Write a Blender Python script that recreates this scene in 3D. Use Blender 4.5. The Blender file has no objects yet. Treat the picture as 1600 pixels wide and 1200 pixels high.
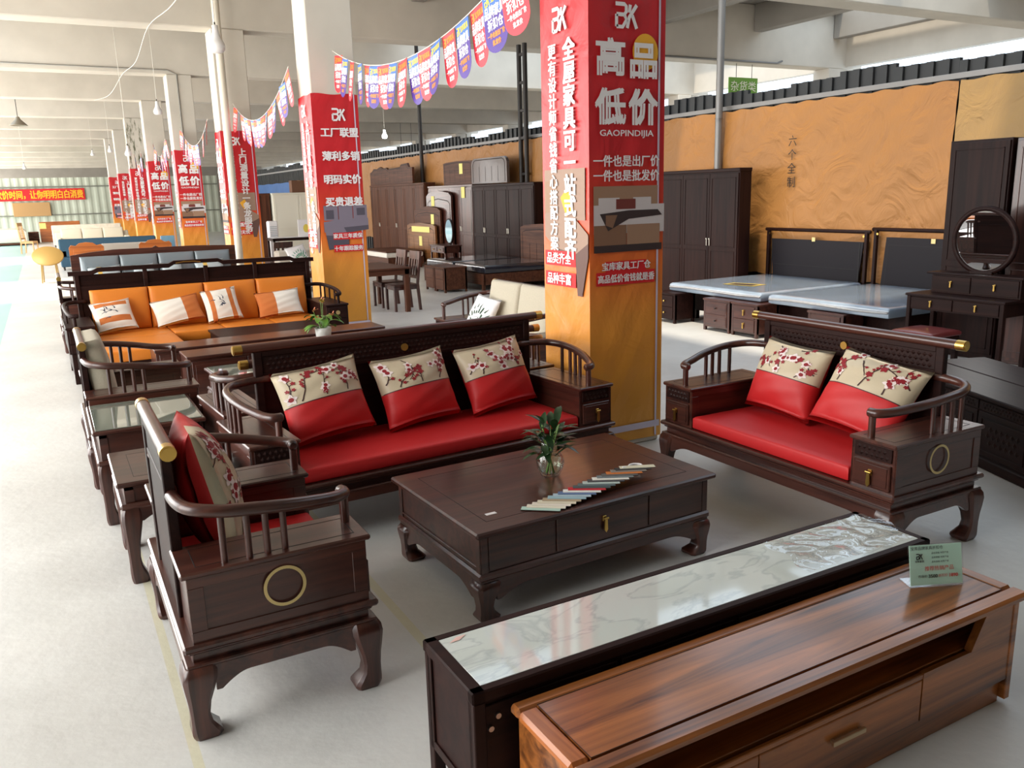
import bpy, bmesh, math, random
from mathutils import Vector, Matrix, noise
random.seed(7)
R = math.radians
sc = bpy.context.scene
COL = sc.collection

# ------------------------------------------------------------------ camera
cam_d = bpy.data.cameras.new('camera')
cam_d.sensor_fit = 'HORIZONTAL'; cam_d.sensor_width = 36.0
cam_d.lens = 36.0 * 1311.45 / 1600.0
cam_d.clip_start = 0.05; cam_d.clip_end = 300
cam = bpy.data.objects.new('camera', cam_d); COL.objects.link(cam)
PITCH, ROLL, YAW = 0.223289, -0.0273653, 0.497607
_fw = Vector((math.sin(YAW)*math.cos(PITCH), math.cos(YAW)*math.cos(PITCH), -math.sin(PITCH)))
_rt = Vector((math.cos(YAW), -math.sin(YAW), 0)); _up = _rt.cross(_fw)
_r2 = _rt*math.cos(ROLL) + _up*math.sin(ROLL); _u2 = _r2.cross(_fw)
cam.matrix_world = Matrix(((_r2.x, _u2.x, -_fw.x, 0), (_r2.y, _u2.y, -_fw.y, 0), (_r2.z, _u2.z, -_fw.z, 1.9), (0, 0, 0, 1)))
sc.camera = cam

# ------------------------------------------------------------------ light and exposure
W = bpy.data.worlds.new('sky'); sc.world = W; W.use_nodes = True
bg = W.node_tree.nodes['Background']
bg.inputs['Color'].default_value = (0.72, 0.86, 1.0, 1); bg.inputs['Strength'].default_value = 2.0
sun_d = bpy.data.lights.new('sun', 'SUN'); sun_d.energy = 3.0; sun_d.color = (1.0, 0.88, 0.70); sun_d.angle = R(3)
sun = bpy.data.objects.new('sun', sun_d); COL.objects.link(sun)
sun.rotation_euler = (R(8), R(-20), 0)                   # from the left (-x), high
dl = bpy.data.lights.new('daylight_left', 'AREA'); dl.shape = 'RECTANGLE'; dl.size = 4.4; dl.size_y = 96.5
dl.energy = 7200; dl.color = (1.0, 0.94, 0.85)
dlo = bpy.data.objects.new('daylight_left', dl); COL.objects.link(dlo)
dlo.location = (-4.75, 49.3, 2.7); dlo.rotation_euler = (0, R(-90), 0)
sc.view_settings.view_transform = 'Standard'; sc.view_settings.look = 'None'
sc.view_settings.exposure = 0.32; sc.view_settings.gamma = 1.0; sc.view_settings.use_curve_mapping = False
sc.cycles.max_bounces = 7; sc.cycles.diffuse_bounces = 5; sc.cycles.glossy_bounces = 4; sc.cycles.transmission_bounces = 6
sc.cycles.sample_clamp_indirect = 6.0; sc.cycles.transparent_max_bounces = 24
sc.cycles.caustics_reflective = False; sc.cycles.caustics_refractive = False

# ------------------------------------------------------------------ materials
def lin(c):
    return tuple((x/255/12.92 if x/255 <= 0.04045 else ((x/255+0.055)/1.055)**2.4) for x in c) + (1.0,)
MATS = {}
def mat(name, col=(200, 200, 200), rough=0.5, coat=0.0, metal=0.0, spec=0.5, vary=0.0, vscale=6.0, bump=0.0, bscale=30.0, trans=0.0, emit=0.0, coat_rough=0.08, sheen=0.0, ior=1.45):
    if name in MATS: return MATS[name]
    m = bpy.data.materials.new(name); m.use_nodes = True; MATS[name] = m
    nt = m.node_tree; b = nt.nodes['Principled BSDF']; c = lin(col)
    b.inputs['Base Color'].default_value = c; b.inputs['Roughness'].default_value = rough
    b.inputs['Metallic'].default_value = metal; b.inputs['Specular IOR Level'].default_value = spec
    b.inputs['Coat Weight'].default_value = coat; b.inputs['Coat Roughness'].default_value = coat_rough
    b.inputs['Transmission Weight'].default_value = trans; b.inputs['IOR'].default_value = ior
    b.inputs['Sheen Weight'].default_value = sheen
    if emit: b.inputs['Emission Color'].default_value = c; b.inputs['Emission Strength'].default_value = emit
    if vary or bump:
        tc = nt.nodes.new('ShaderNodeTexCoord')
    if vary:
        n = nt.nodes.new('ShaderNodeTexNoise'); n.inputs['Scale'].default_value = vscale; n.inputs['Detail'].default_value = 6
        nt.links.new(tc.outputs['Object'], n.inputs['Vector'])
        r = nt.nodes.new('ShaderNodeValToRGB')
        r.color_ramp.elements[0].position = 0.3; r.color_ramp.elements[1].position = 0.7
        r.color_ramp.elements[0].color = tuple(x*(1-vary) for x in c[:3]) + (1,)
        r.color_ramp.elements[1].color = tuple(min(1, x*(1+vary)) for x in c[:3]) + (1,)
        nt.links.new(n.outputs['Fac'], r.inputs['Fac']); nt.links.new(r.outputs['Color'], b.inputs['Base Color'])
    if bump:
        n2 = nt.nodes.new('ShaderNodeTexNoise'); n2.inputs['Scale'].default_value = bscale; n2.inputs['Detail'].default_value = 4
        nt.links.new(tc.outputs['Object'], n2.inputs['Vector'])
        bp = nt.nodes.new('ShaderNodeBump'); bp.inputs['Strength'].default_value = bump; bp.inputs['Distance'].default_value = 0.02
        nt.links.new(n2.outputs['Fac'], bp.inputs['Height']); nt.links.new(bp.outputs['Normal'], b.inputs['Normal'])
    return m

def wood(name, dark, light, axis, rough=0.32, coat=0.35, fine=26.0, coat_rough=0.12, spec=0.5):
    key = name + '_' + axis
    if key in MATS: return MATS[key]
    m = bpy.data.materials.new(key); m.use_nodes = True; MATS[key] = m
    nt = m.node_tree; b = nt.nodes['Principled BSDF']
    tc = nt.nodes.new('ShaderNodeTexCoord'); mp = nt.nodes.new('ShaderNodeMapping')
    s = {'x': (1.3, fine, fine), 'y': (fine, 1.3, fine), 'z': (fine, fine, 1.3)}[axis]
    mp.inputs['Scale'].default_value = s
    nt.links.new(tc.outputs['Object'], mp.inputs['Vector'])
    n = nt.nodes.new('ShaderNodeTexNoise'); n.inputs['Scale'].default_value = 0.55; n.inputs['Detail'].default_value = 7
    n.inputs['Distortion'].default_value = 0.9; n.inputs['Roughness'].default_value = 0.62
    nt.links.new(mp.outputs['Vector'], n.inputs['Vector'])
    r = nt.nodes.new('ShaderNodeValToRGB'); e = r.color_ramp.elements
    e[0].position = 0.34; e[0].color = lin(dark); e[1].position = 0.66; e[1].color = lin(light)
    nt.links.new(n.outputs['Fac'], r.inputs['Fac']); nt.links.new(r.outputs['Color'], b.inputs['Base Color'])
    b.inputs['Roughness'].default_value = rough; b.inputs['Coat Weight'].default_value = coat; b.inputs['Coat Roughness'].default_value = coat_rough; b.inputs['Specular IOR Level'].default_value = spec
    return m
DK, LT = (44, 21, 17), (86, 46, 35)
def rose(ax): return wood('rosewood', DK, LT, ax)
def ebony(ax): return wood('ebony_wood', (28, 14, 13), (46, 25, 21), ax, rough=0.45, coat=0.0, spec=0.14)
def walnut(ax): return wood('walnut', (80, 42, 20), (180, 108, 50), ax, rough=0.30, coat=0.45, fine=22)
def brownw(ax): return wood('brown_wood', (64, 34, 22), (100, 60, 40), ax, rough=0.5, coat=0.0, spec=0.25)
def orangew(ax): return wood('orange_wood', (146, 76, 30), (196, 114, 50), ax, rough=0.35, coat=0.3)
BRASS = mat('brass', (214, 176, 96), 0.28, metal=1.0)
PALEBRASS = mat('pale_brass_inlay', (206, 184, 128), 0.35, metal=0.6)
CHROME = mat('steel', (190, 190, 190), 0.3, metal=1.0)
RED = mat('red_satin', (196, 36, 38), 0.5, bump=0.12, bscale=9)
BEIGEPRINT = mat('champagne_brocade', (204, 188, 160), 0.42, bump=0.15, bscale=12)
WHITE = mat('white_print', (236, 232, 232), 0.6)
BLACK = mat('black_print', (25, 22, 22), 0.6)
FLW_W = mat('blossom_white', (238, 222, 218), 0.6)
FLW_R = mat('blossom_red', (142, 24, 34), 0.6)
BRANCH = mat('branch_brown', (64, 34, 32), 0.6)
ORANGE = mat('orange_leather', (212, 122, 36), 0.5, bump=0.06, bscale=40)
BEIGE = mat('beige_linen', (184, 175, 156), 0.85, vary=0.05, vscale=90)
CREAM = mat('cream_cloth', (206, 194, 172), 0.8)
GREYL = mat('grey_leather_in_plastic', (116, 126, 132), 0.35, coat=0.6, bump=0.2, bscale=14)
GREYP = mat('pale_grey_cushion', (176, 186, 190), 0.4, coat=0.6, bump=0.25, bscale=20)
GLASS = mat('clear_glass', (255, 255, 255), 0.0, trans=1.0, spec=0.5)
def thin_clear(name, tint, ior=1.45, rough=0.0):
    m = bpy.data.materials.new(name); m.use_nodes = True; nt = m.node_tree; nt.nodes.clear()
    out = nt.nodes.new('ShaderNodeOutputMaterial'); mx = nt.nodes.new('ShaderNodeMixShader'); lw = nt.nodes.new('ShaderNodeLayerWeight'); lw.inputs['Blend'].default_value = .5; pw = nt.nodes.new('ShaderNodeMath'); pw.operation = 'POWER'; pw.inputs[1].default_value = 3.0; nt.links.new(lw.outputs['Facing'], pw.inputs[0]); fr = nt.nodes.new('ShaderNodeMath'); fr.operation = 'MULTIPLY_ADD'; fr.inputs[1].default_value = .7; fr.inputs[2].default_value = ((ior-1)/(ior+1))**2; nt.links.new(pw.outputs[0], fr.inputs[0])
    tr = nt.nodes.new('ShaderNodeBsdfTransparent'); tr.inputs['Color'].default_value = tint + (1,); gl = nt.nodes.new('ShaderNodeBsdfGlossy'); gl.inputs['Roughness'].default_value = rough
    nt.links.new(fr.outputs[0], mx.inputs[0]); nt.links.new(tr.outputs[0], mx.inputs[1]); nt.links.new(gl.outputs[0], mx.inputs[2]); nt.links.new(mx.outputs[0], out.inputs[0]); return m
ACRYLIC = thin_clear('clear_acrylic', (.97, .98, .98)); GLASS = thin_clear('thin_clear_glass', (.93, .96, .95), 1.5)
WATER = thin_clear('water', (.92, .96, .93), 1.33)
GLASSTOP = mat('glass_with_painted_reflection', (128, 134, 122), 0.06, coat=1.0, coat_rough=0.02)  # pale base colour paints in the bright ceiling reflected by glass over dark wood
LEAF = mat('leaf_dark_green', (34, 62, 30), 0.4, coat=0.2, vary=0.35, vscale=14)
LEAF2 = mat('leaf_fresh_green', (92, 136, 50), 0.4, coat=0.2, vary=0.3, vscale=12)
PETAL = mat('petal_salmon', (230, 150, 110), 0.5)
WALL = mat('limewashed_concrete', (204, 195, 182), 0.9, vary=0.07, vscale=1.3)
BEAMM = mat('grey_concrete', (152, 145, 136), 0.9, vary=0.08, vscale=1.1)
IRON = mat('dark_iron', (52, 48, 46), 0.5, metal=0.3)
PIPE = mat('grey_pipe', (128, 126, 124), 0.4, metal=0.5)
WIRE = mat('white_wire', (222, 216, 204), 0.5)
YTAG = mat('yellow_paper', (240, 226, 138), 0.7)

# ------------------------------------------------------------------ mesh builder
_TXT = {}
def glyphs(body, bold):
    k = (body, bold)
    if k in _TXT: return _TXT[k]
    cu = bpy.data.curves.new('lettering', 'FONT'); cu.body = body; cu.size = 1.0; cu.offset = bold; cu.resolution_u = 2
    o = bpy.data.objects.new('lettering', cu); COL.objects.link(o)
    me = bpy.data.meshes.new_from_object(o)
    vs = [(v.co.x, v.co.y) for v in me.vertices]; fs = [tuple(p.vertices) for p in me.polygons]
    bpy.data.objects.remove(o); bpy.data.curves.remove(cu); bpy.data.meshes.remove(me)
    if vs:
        x0 = min(v[0] for v in vs); x1 = max(v[0] for v in vs); y0 = min(v[1] for v in vs); y1 = max(v[1] for v in vs)
    else: x0 = x1 = y0 = y1 = 0
    _TXT[k] = (vs, fs, x0, x1, y0, y1)
    return _TXT[k]

def catmull(pts, n=6):
    P = [Vector(p) for p in pts]; out = []
    for i in range(len(P)-1):
        a = P[i-1] if i else P[0]*2-P[1]; b, c = P[i], P[i+1]; d = P[i+2] if i+2 < len(P) else P[-1]*2-P[-2]
        for k in range(n):
            t = k/n
            out.append(0.5*((2*b)+(c-a)*t+(2*a-5*b+4*c-d)*t*t+(3*b-a-3*c+d)*t**3))
    out.append(P[-1]); return out

class MB:
    def __init__(s): s.v = []; s.f = []; s.m = []; s.sm = []; s.sharp = None
    def add(s, vs, fs, m=0, smooth=False, M=None):
        o = len(s.v)
        for q in vs:
            q = Vector(q); s.v.append(M @ q if M else q)
        for f in fs:
            s.f.append(tuple(i+o for i in f)); s.m.append(m); s.sm.append(smooth)
        return s
    def box(s, x0, x1, y0, y1, z0, z1, m=0, b=0.004, M=None):
        if x1 < x0: x0, x1 = x1, x0
        if y1 < y0: y0, y1 = y1, y0
        if z1 < z0: z0, z1 = z1, z0
        b = min(b, (x1-x0)*.3, (y1-y0)*.3, (z1-z0)*.3)
        if b <= 0:
            vs = [(x, y, z) for x in (x0, x1) for y in (y0, y1) for z in (z0, z1)]
            return s.add(vs, [(0, 1, 3, 2), (4, 6, 7, 5), (0, 4, 5, 1), (2, 3, 7, 6), (0, 2, 6, 4), (1, 5, 7, 3)], m, False, M)
        vs = []; X = (x0, x1); Y = (y0, y1); Z = (z0, z1)
        for i in (0, 1):
            for j in (0, 1):
                for k in (0, 1):
                    x, y, z = X[i], Y[j], Z[k]; xi = x+(b if i == 0 else -b); yi = y+(b if j == 0 else -b); zi = z+(b if k == 0 else -b)
                    vs += [(x, yi, zi), (xi, y, zi), (xi, yi, z)]
        def c(i, j, k, a): return (i*4+j*2+k)*3+a
        fs = []
        for i in (0, 1):
            fs.append((c(i, 0, 0, 0), c(i, 1, 0, 0), c(i, 1, 1, 0), c(i, 0, 1, 0)))
            fs.append((c(0, i, 0, 1), c(1, i, 0, 1), c(1, i, 1, 1), c(0, i, 1, 1)))
            fs.append((c(0, 0, i, 2), c(1, 0, i, 2), c(1, 1, i, 2), c(0, 1, i, 2)))
            for j in (0, 1):
                fs.append((c(i, j, 0, 0), c(i, j, 1, 0), c(i, j, 1, 1), c(i, j, 0, 1)))
                fs.append((c(i, 0, j, 0), c(i, 1, j, 0), c(i, 1, j, 2), c(i, 0, j, 2)))
                fs.append((c(0, i, j, 1), c(1, i, j, 1), c(1, i, j, 2), c(0, i, j, 2)))
                for k in (0, 1): fs.append((c(i, j, k, 0), c(i, j, k, 1), c(i, j, k, 2)))
        return s.add(vs, fs, m, False, M)
    def tube(s, path, r, seg=10, m=0, ends=True, M=None, rf=None, smooth=True):
        P = [Vector(p) for p in path]; n = len(P); rings = []
        t0 = (P[1]-P[0]).normalized(); ref = Vector((0, 0, 1)) if abs(t0.z) < 0.9 else Vector((1, 0, 0))
        N = (ref - t0*ref.dot(t0)).normalized()
        vs = []; rr = []
        for i in range(n):
            t = (P[min(i+1, n-1)]-P[max(i-1, 0)]).normalized()
            N = (N - t*N.dot(t)).normalized(); B = t.cross(N)
            ri = r if rf is None else r*rf(i/(n-1))
            if ends and i == 0: rr.append((P[0]-t*ri*.35, N, B, ri*.6))
            rr.append((P[i], N, B, ri))
            if ends and i == n-1: rr.append((P[i]+t*ri*.35, N, B, ri*.6))
        for (c, N, B, ri) in rr:
            for k in range(seg):
                a = 2*math.pi*k/seg; vs.append(c+N*math.cos(a)*ri+B*math.sin(a)*ri)
        fs = []; nr = len(rr)
        for i in range(nr-1):
            for k in range(seg):
                k2 = (k+1) % seg; fs.append((i*seg+k, i*seg+k2, (i+1)*seg+k2, (i+1)*seg+k))
        s.add(vs, fs, m, smooth, M)
        return s.add(vs[:seg]+vs[-seg:], [tuple(range(seg-1, -1, -1)), tuple(range(seg, 2*seg))], m, False, M)
    def cyl(s, c, r, h, axis='z', seg=16, m=0, M=None, r2=None):
        d = {'x': Vector((1, 0, 0)), 'y': Vector((0, 1, 0)), 'z': Vector((0, 0, 1))}[axis]
        r2 = r if r2 is None else r2
        return s.tube([Vector(c), Vector(c)+d*h], 1.0, seg, m, False, M, rf=lambda t: r+(r2-r)*t)
    def lathe(s, prof, c=(0, 0, 0), seg=20, m=0, M=None):
        vs = []; fs = []; c = Vector(c)
        for (r, z) in prof:
            for k in range(seg):
                a = 2*math.pi*k/seg; vs.append(c+Vector((r*math.cos(a), r*math.sin(a), z)))
        for i in range(len(prof)-1):
            for k in range(seg):
                k2 = (k+1) % seg; fs.append((i*seg+k, i*seg+k2, (i+1)*seg+k2, (i+1)*seg+k))
        return s.add(vs, fs, m, True, M)
    def prism(s, poly, plane, a, b, m=0, M=None):
        def p3(u, v, w): return {'xz': (u, w, v), 'xy': (u, v, w), 'yz': (w, u, v)}[plane]
        n = len(poly); vs = [p3(u, v, a) for u, v in poly]+[p3(u, v, b) for u, v in poly]
        fs = [tuple(range(n-1, -1, -1)), tuple(range(n, 2*n))]+[(i, (i+1) % n, n+(i+1) % n, n+i) for i in range(n)]
        return s.add(vs, fs, m, False, M)
    def loft(s, secs, m=0, smooth=False, M=None):
        n = len(secs[0]); vs = [p for q in secs for p in q]; fs = [tuple(range(n-1, -1, -1)), tuple(range((len(secs)-1)*n, len(secs)*n))]
        for i in range(len(secs)-1):
            for k in range(n): fs.append((i*n+k, i*n+(k+1) % n, (i+1)*n+(k+1) % n, (i+1)*n+k))
        return s.add(vs, fs, m, smooth, M)
    def ring(s, c, r0, r1, u, v, m=0, seg=32, d=None):
        c, u, v = Vector(c), Vector(u), Vector(v); vs = []
        for k in range(seg):
            a = 2*math.pi*k/seg; w = u*math.cos(a)+v*math.sin(a); vs += [c+w*r0, c+w*r1]
        return s.add(vs, [(2*k, 2*k+1, (2*k+3) % (2*seg), (2*k+2) % (2*seg)) for k in range(seg)], m)
    def poly(s, pts, c, u, v, m=0):
        c, u, v = Vector(c), Vector(u), Vector(v)
        return s.add([c+u*a+v*b for a, b in pts], [tuple(range(len(pts)))], m)
    def disc(s, c, r, u, v, m=0, seg=20, r2=None):
        r2 = r2 or r
        return s.poly([(r*math.cos(2*math.pi*k/seg), r2*math.sin(2*math.pi*k/seg)) for k in range(seg)], c, u, v, m)
    def stroke(s, pts, w, c, u, v, m=0):
        c, u, v = Vector(c), Vector(u), Vector(v)
        P = [Vector((p[0], p[1])) for p in pts]; L = []; n = len(P)
        for i in range(n):
            t = (P[min(i+1, n-1)]-P[max(i-1, 0)]).normalized(); q = Vector((-t.y, t.x))*w/2
            L += [P[i]+q, P[i]-q]
        return s.add([c+u*p.x+v*p.y for p in L], [(2*i, 2*i+1, 2*i+3, 2*i+2) for i in range(n-1)], m)
    def text(s, body, size, c, u, v, m=0, bold=0.03, width=None, fn=None):
        vs, fs, x0, x1, y0, y1 = glyphs(body, 0.0)
        c, u, v = Vector(c), Vector(u), Vector(v); cx = (x0+x1)/2; sx = size
        if width: sx = width/max(1e-6, x1-x0)
        e = max(0, bold-.002); nn = u.cross(v).normalized()
        for k, (dx, dy) in enumerate(((-e, -e*.6), (e, -e*.6), (-e, e*.6), (e, e*.6)) if e > .004 else ((0, 0),)):
            s.add([c+nn*(.0002*k)+u*((x-cx)*sx+dx*size)+v*((y-0.36+dy)*size) for x, y in vs], fs, m)
        return s
    def vtext(s, body, size, step, c, u, v, m=0, bold=0.03):
        c, v = Vector(c), Vector(v)
        for i, ch in enumerate(body): s.text(ch, size, c-v*step*i, u, v, m, bold)
        return s
    def build(s, name, mats, parent=None, loc=None, rot=None):
        me = bpy.data.meshes.new(name); me.from_pydata(s.v, [], s.f)
        if not isinstance(mats, (list, tuple)): mats = [mats]
        for q in mats: me.materials.append(q)
        me.polygons.foreach_set('material_index', s.m); me.polygons.foreach_set('use_smooth', s.sm)
        bm = bmesh.new(); bm.from_mesh(me); bmesh.ops.recalc_face_normals(bm, faces=bm.faces); bm.to_mesh(me); bm.free()
        me.update()
        if s.sharp: me.set_sharp_from_angle(angle=R(s.sharp))
        o = bpy.data.objects.new(name, me); COL.objects.link(o)
        if parent: o.parent = parent
        if loc: o.location = loc
        if rot: o.rotation_euler = rot
        return o

def tag(o, label, cat, group=None, kind=None):
    if label: o['label'] = label
    if cat: o['category'] = cat
    if group: o['group'] = group
    if kind: o['kind'] = kind
    return o
def thing(name, label, cat, loc=(0, 0, 0), rz=0.0, group=None):
    o = bpy.data.objects.new(name, None); o.empty_display_size = 0.1; COL.objects.link(o)
    o.location = loc; o.rotation_euler = (0, 0, R(rz)); return tag(o, label, cat, group)
def struct(o): o['kind'] = 'structure'; return o
def dup(root, loc, rz, label, group=None):
    r = root.copy(); COL.objects.link(r); r.location = loc; r.rotation_euler = (0, 0, R(rz)); r['label'] = label
    if group: r['group'] = group
    for ch in list(root.children):
        c = ch.copy(); COL.objects.link(c); c.parent = r
        for g in list(ch.children):
            d = g.copy(); COL.objects.link(d); d.parent = c
    return r
# facing: which way a thing's front looks.  local x = to the right seen from the front, local y = depth
FACE = {'-y': 0, '-x': -90, '+x': 90, '+y': 180}

# ------------------------------------------------------------------ the hall
def floor_mat():
    m = bpy.data.materials.new('epoxy_floor'); m.use_nodes = True; nt = m.node_tree; b = nt.nodes['Principled BSDF']; L = nt.links
    tc = nt.nodes.new('ShaderNodeTexCoord'); sx = nt.nodes.new('ShaderNodeSeparateXYZ'); L.new(tc.outputs['Object'], sx.inputs[0])
    n = nt.nodes.new('ShaderNodeTexNoise'); n.inputs['Scale'].default_value = 0.9; n.inputs['Detail'].default_value = 9; n.inputs['Roughness'].default_value = 0.65
    L.new(tc.outputs['Object'], n.inputs['Vector'])
    r = nt.nodes.new('ShaderNodeValToRGB'); r.color_ramp.elements[0].position = 0.3; r.color_ramp.elements[1].position = 0.7
    r.color_ramp.elements[0].color = lin((196, 194, 190)); r.color_ramp.elements[1].color = lin((220, 219, 215))
    L.new(n.outputs['Fac'], r.inputs['Fac'])
    def band(x0, x1):
        a = nt.nodes.new('ShaderNodeMath'); a.operation = 'GREATER_THAN'; a.inputs[1].default_value = x0; L.new(sx.outputs['X'], a.inputs[0])
        c = nt.nodes.new('ShaderNodeMath'); c.operation = 'LESS_THAN'; c.inputs[1].default_value = x1; L.new(sx.outputs['X'], c.inputs[0])
        d = nt.nodes.new('ShaderNodeMath'); d.operation = 'MULTIPLY'; L.new(a.outputs[0], d.inputs[0]); L.new(c.outputs[0], d.inputs[1]); return d.outputs[0]
    col = r.outputs['Color']
    for (x0, x1, c, f) in [(-2.7, -0.74, (132, 186, 186), 0.8), (0.215, 0.25, (206, 196, 140), 0.45), (1.2, 1.245, (206, 198, 140), 0.45)]:
        mx = nt.nodes.new('ShaderNodeMix'); mx.data_type = 'RGBA'; mx.inputs[7].default_value = lin(c)
        k = nt.nodes.new('ShaderNodeMath'); k.operation = 'MULTIPLY'; k.inputs[1].default_value = f; L.new(band(x0, x1), k.inputs[0])
        L.new(k.outputs[0], mx.inputs[0]); L.new(col, mx.inputs[6]); col = mx.outputs[2]
    v = nt.nodes.new('ShaderNodeTexVoronoi'); v.inputs['Scale'].default_value = 2.6; L.new(tc.outputs['Object'], v.inputs['Vector'])
    lt = nt.nodes.new('ShaderNodeMath'); lt.operation = 'LESS_THAN'; lt.inputs[1].default_value = 0.022; L.new(v.outputs['Distance'], lt.inputs[0])
    k2 = nt.nodes.new('ShaderNodeMath'); k2.operation = 'MULTIPLY'; k2.inputs[1].default_value = 0.45; L.new(lt.outputs[0], k2.inputs[0])
    mx = nt.nodes.new('ShaderNodeMix'); mx.data_type = 'RGBA'; mx.inputs[7].default_value = lin((92, 86, 76)); L.new(k2.outputs[0], mx.inputs[0]); L.new(col, mx.inputs[6])
    L.new(mx.outputs[2], b.inputs['Base Color'])
    b.inputs['Roughness'].default_value = 0.34; b.inputs['Specular IOR Level'].default_value = 0.45
    n2 = nt.nodes.new('ShaderNodeTexNoise'); n2.inputs['Scale'].default_value = 16; n2.inputs['Detail'].default_value = 5; L.new(tc.outputs['Object'], n2.inputs['Vector'])
    bp = nt.nodes.new('ShaderNodeBump'); bp.inputs['Strength'].default_value = 0.25; bp.inputs['Distance'].default_value = 0.01
    L.new(n2.outputs['Fac'], bp.inputs['Height']); L.new(bp.outputs['Normal'], b.inputs['Normal'])
    return m
ROWS = [4.98, 11.58, 18.1, 24.8, 31.2, 37.6, 43.6, 49.4]
struct(MB().box(-16, 24, -9, 101, -0.2, 0, b=0).build('floor', floor_mat()))
cl = MB()
for (x0, x1, y0, y1) in [(-5.2, 24, -9, -1.0), (-5.2, 6.8, -1.0, 4.4), (11.5, 24, -1.0, 4.4), (-5.2, 24, 4.4, 5.6), (-5.2, 4.6, 5.6, 11.5), (17.4, 24, 5.6, 11.5), (-5.2, 24, 11.5, 12.1), (-5.2, 18.3, 12.1, 17.8), (22.5, 24, 12.1, 17.8), (-5.2, 24, 17.8, 18.7), (-1.5, 10, 18.7, 24.6), (21, 24, 18.7, 24.6), (-5.2, 24, 24.6, 31.8), (-1.5, 24, 31.8, 37.4), (-5.2, 24, 37.4, 101)]:
    cl.box(x0, x1, y0, y1, 6.7, 6.9, b=0)
struct(cl.build('ceiling', BEAMM))
for y in ROWS + [55.4, 61.8, 68.2, 74.6, 81.0, 87.4]:
    struct(MB().box(-5.2, 22, y+.02, y+.56, 5.2, 6.7, b=0.02).build('ceiling_beam', WALL))
for x in (7.6, 10.9, 14.3, 17.6, 20.7):
    struct(MB().box(x, x+.3, -9, 18.1, 6.0, 6.7, b=0.015).build('ceiling_beam', BEAMM))
    struct(MB().box(x, x+.3, 25.3, 94, 6.0, 6.7, b=0.015).build('ceiling_beam', BEAMM))
def mildew_mat():
    m = WALL.copy(); m.name = 'mildewed_concrete'; nt = m.node_tree; b = nt.nodes['Principled BSDF']; L = nt.links
    src = b.inputs['Base Color'].links[0].from_socket; tc = nt.nodes.new('ShaderNodeTexCoord'); mp = nt.nodes.new('ShaderNodeMapping'); mp.inputs['Scale'].default_value = (3, 3, .7)
    n = nt.nodes.new('ShaderNodeTexNoise'); n.inputs['Scale'].default_value = 2.2; n.inputs['Detail'].default_value = 8; n.inputs['Roughness'].default_value = .7
    r = nt.nodes.new('ShaderNodeValToRGB'); r.color_ramp.elements[0].position = .5; r.color_ramp.elements[1].position = .6
    mx = nt.nodes.new('ShaderNodeMix'); mx.data_type = 'RGBA'; mx.inputs[7].default_value = lin((92, 92, 66))
    L.new(tc.outputs['Object'], mp.inputs[0]); L.new(mp.outputs[0], n.inputs['Vector']); L.new(n.outputs['Fac'], r.inputs['Fac']); L.new(r.outputs['Color'], mx.inputs[0]); L.new(src, mx.inputs[6]); L.new(mx.outputs[2], b.inputs['Base Color'])
    return m
MILDEW = mildew_mat()
for y in ROWS:
    struct(MB().box(3.36, 3.99, y, y+.6, 0, 5.2, b=0.012).build('column', MILDEW if y == ROWS[5] else WALL))
    struct(MB().box(20.6, 21.2, y, y+.6, 0, 5.2, b=0.012).build('column', WALL))
    struct(MB().box(-5.1, -4.6, y, y+.6, 0, 5.2, b=0.012).build('column', WALL))  # unseen row on the left, added to vary the incoming light
# end wall of corrugated sheet
m = MB(); n = 150; x0, x1 = -5.2, 10.05
for i in range(n):
    a = x0+(x1-x0)*i/n; b_ = x0+(x1-x0)*(i+1)/n; d = (0, .03, .03, 0)[i % 4]; e = (.03, .03, 0, 0)[i % 4]
    m.add([(a, 57-d, 0), (b_, 57-e, 0), (b_, 57-e, 3.5), (a, 57-d, 3.5)], [(0, 1, 2, 3)])
m.box(x0, x1, 57.02, 57.1, 0, 3.5, b=0)
for z in (1.35, 2.95): m.box(x0, x1, 56.9, 56.95, z, z+.07, 1, b=0)
struct(m.build('wall_far', [mat('pale_green_sheet', (186, 192, 176), 0.6, vary=0.08, vscale=0.8), mat('sheet_purlin', (120, 122, 112), 0.6)]))
struct(MB().box(-5.2, 24, 94, 94.4, 0, 6.7, b=0).build('wall_end', BEAMM))
struct(MB().box(-5.2, 24, -9, -8.6, 0, 6.7, b=0).build('wall_rear', WALL))
m = MB().box(21.3, 21.6, -9, 94, 0, 4.75, b=0); m.box(21.3, 21.6, -9, 94, 5.25, 6.7, b=0)
for y in (-9, 5, 11.6, 18.2, 24.9, 31.2, 37.7, 43.7, 49.5): m.box(21.3, 21.6, y, y+1.0, 4.75, 5.25, b=0)
struct(m.build('wall_right', WALL))
struct(MB().box(-5.2, -4.9, -9, .5, 0, 6.7, b=0).build('wall_left_light_block', WALL))  # unseen wall added beside the camera to cut light on front faces
# partition behind the bedroom furniture: black corrugated sheets, grey rail on top
m = MB(); y = -3.0; k = 0
while y < 50:
    h = 3.36+0.05*math.sin(k*1.7)+(0.03 if (k//9) % 2 else 0)
    for j in range(8):
        a = y+j*.11; d0 = (.0, .035)[j % 2]
        m.box(10.13-d0, 10.19, a, a+.105, 0, h, b=0)
    y += .9; k += 1
struct(m.build('wall_partition', mat('black_sheet', (40, 42, 44), 0.5)))
struct(MB().box(10.03, 10.075, -3, 50, 3.12, 3.19, b=0.004).build('trim_1', PIPE))

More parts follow.
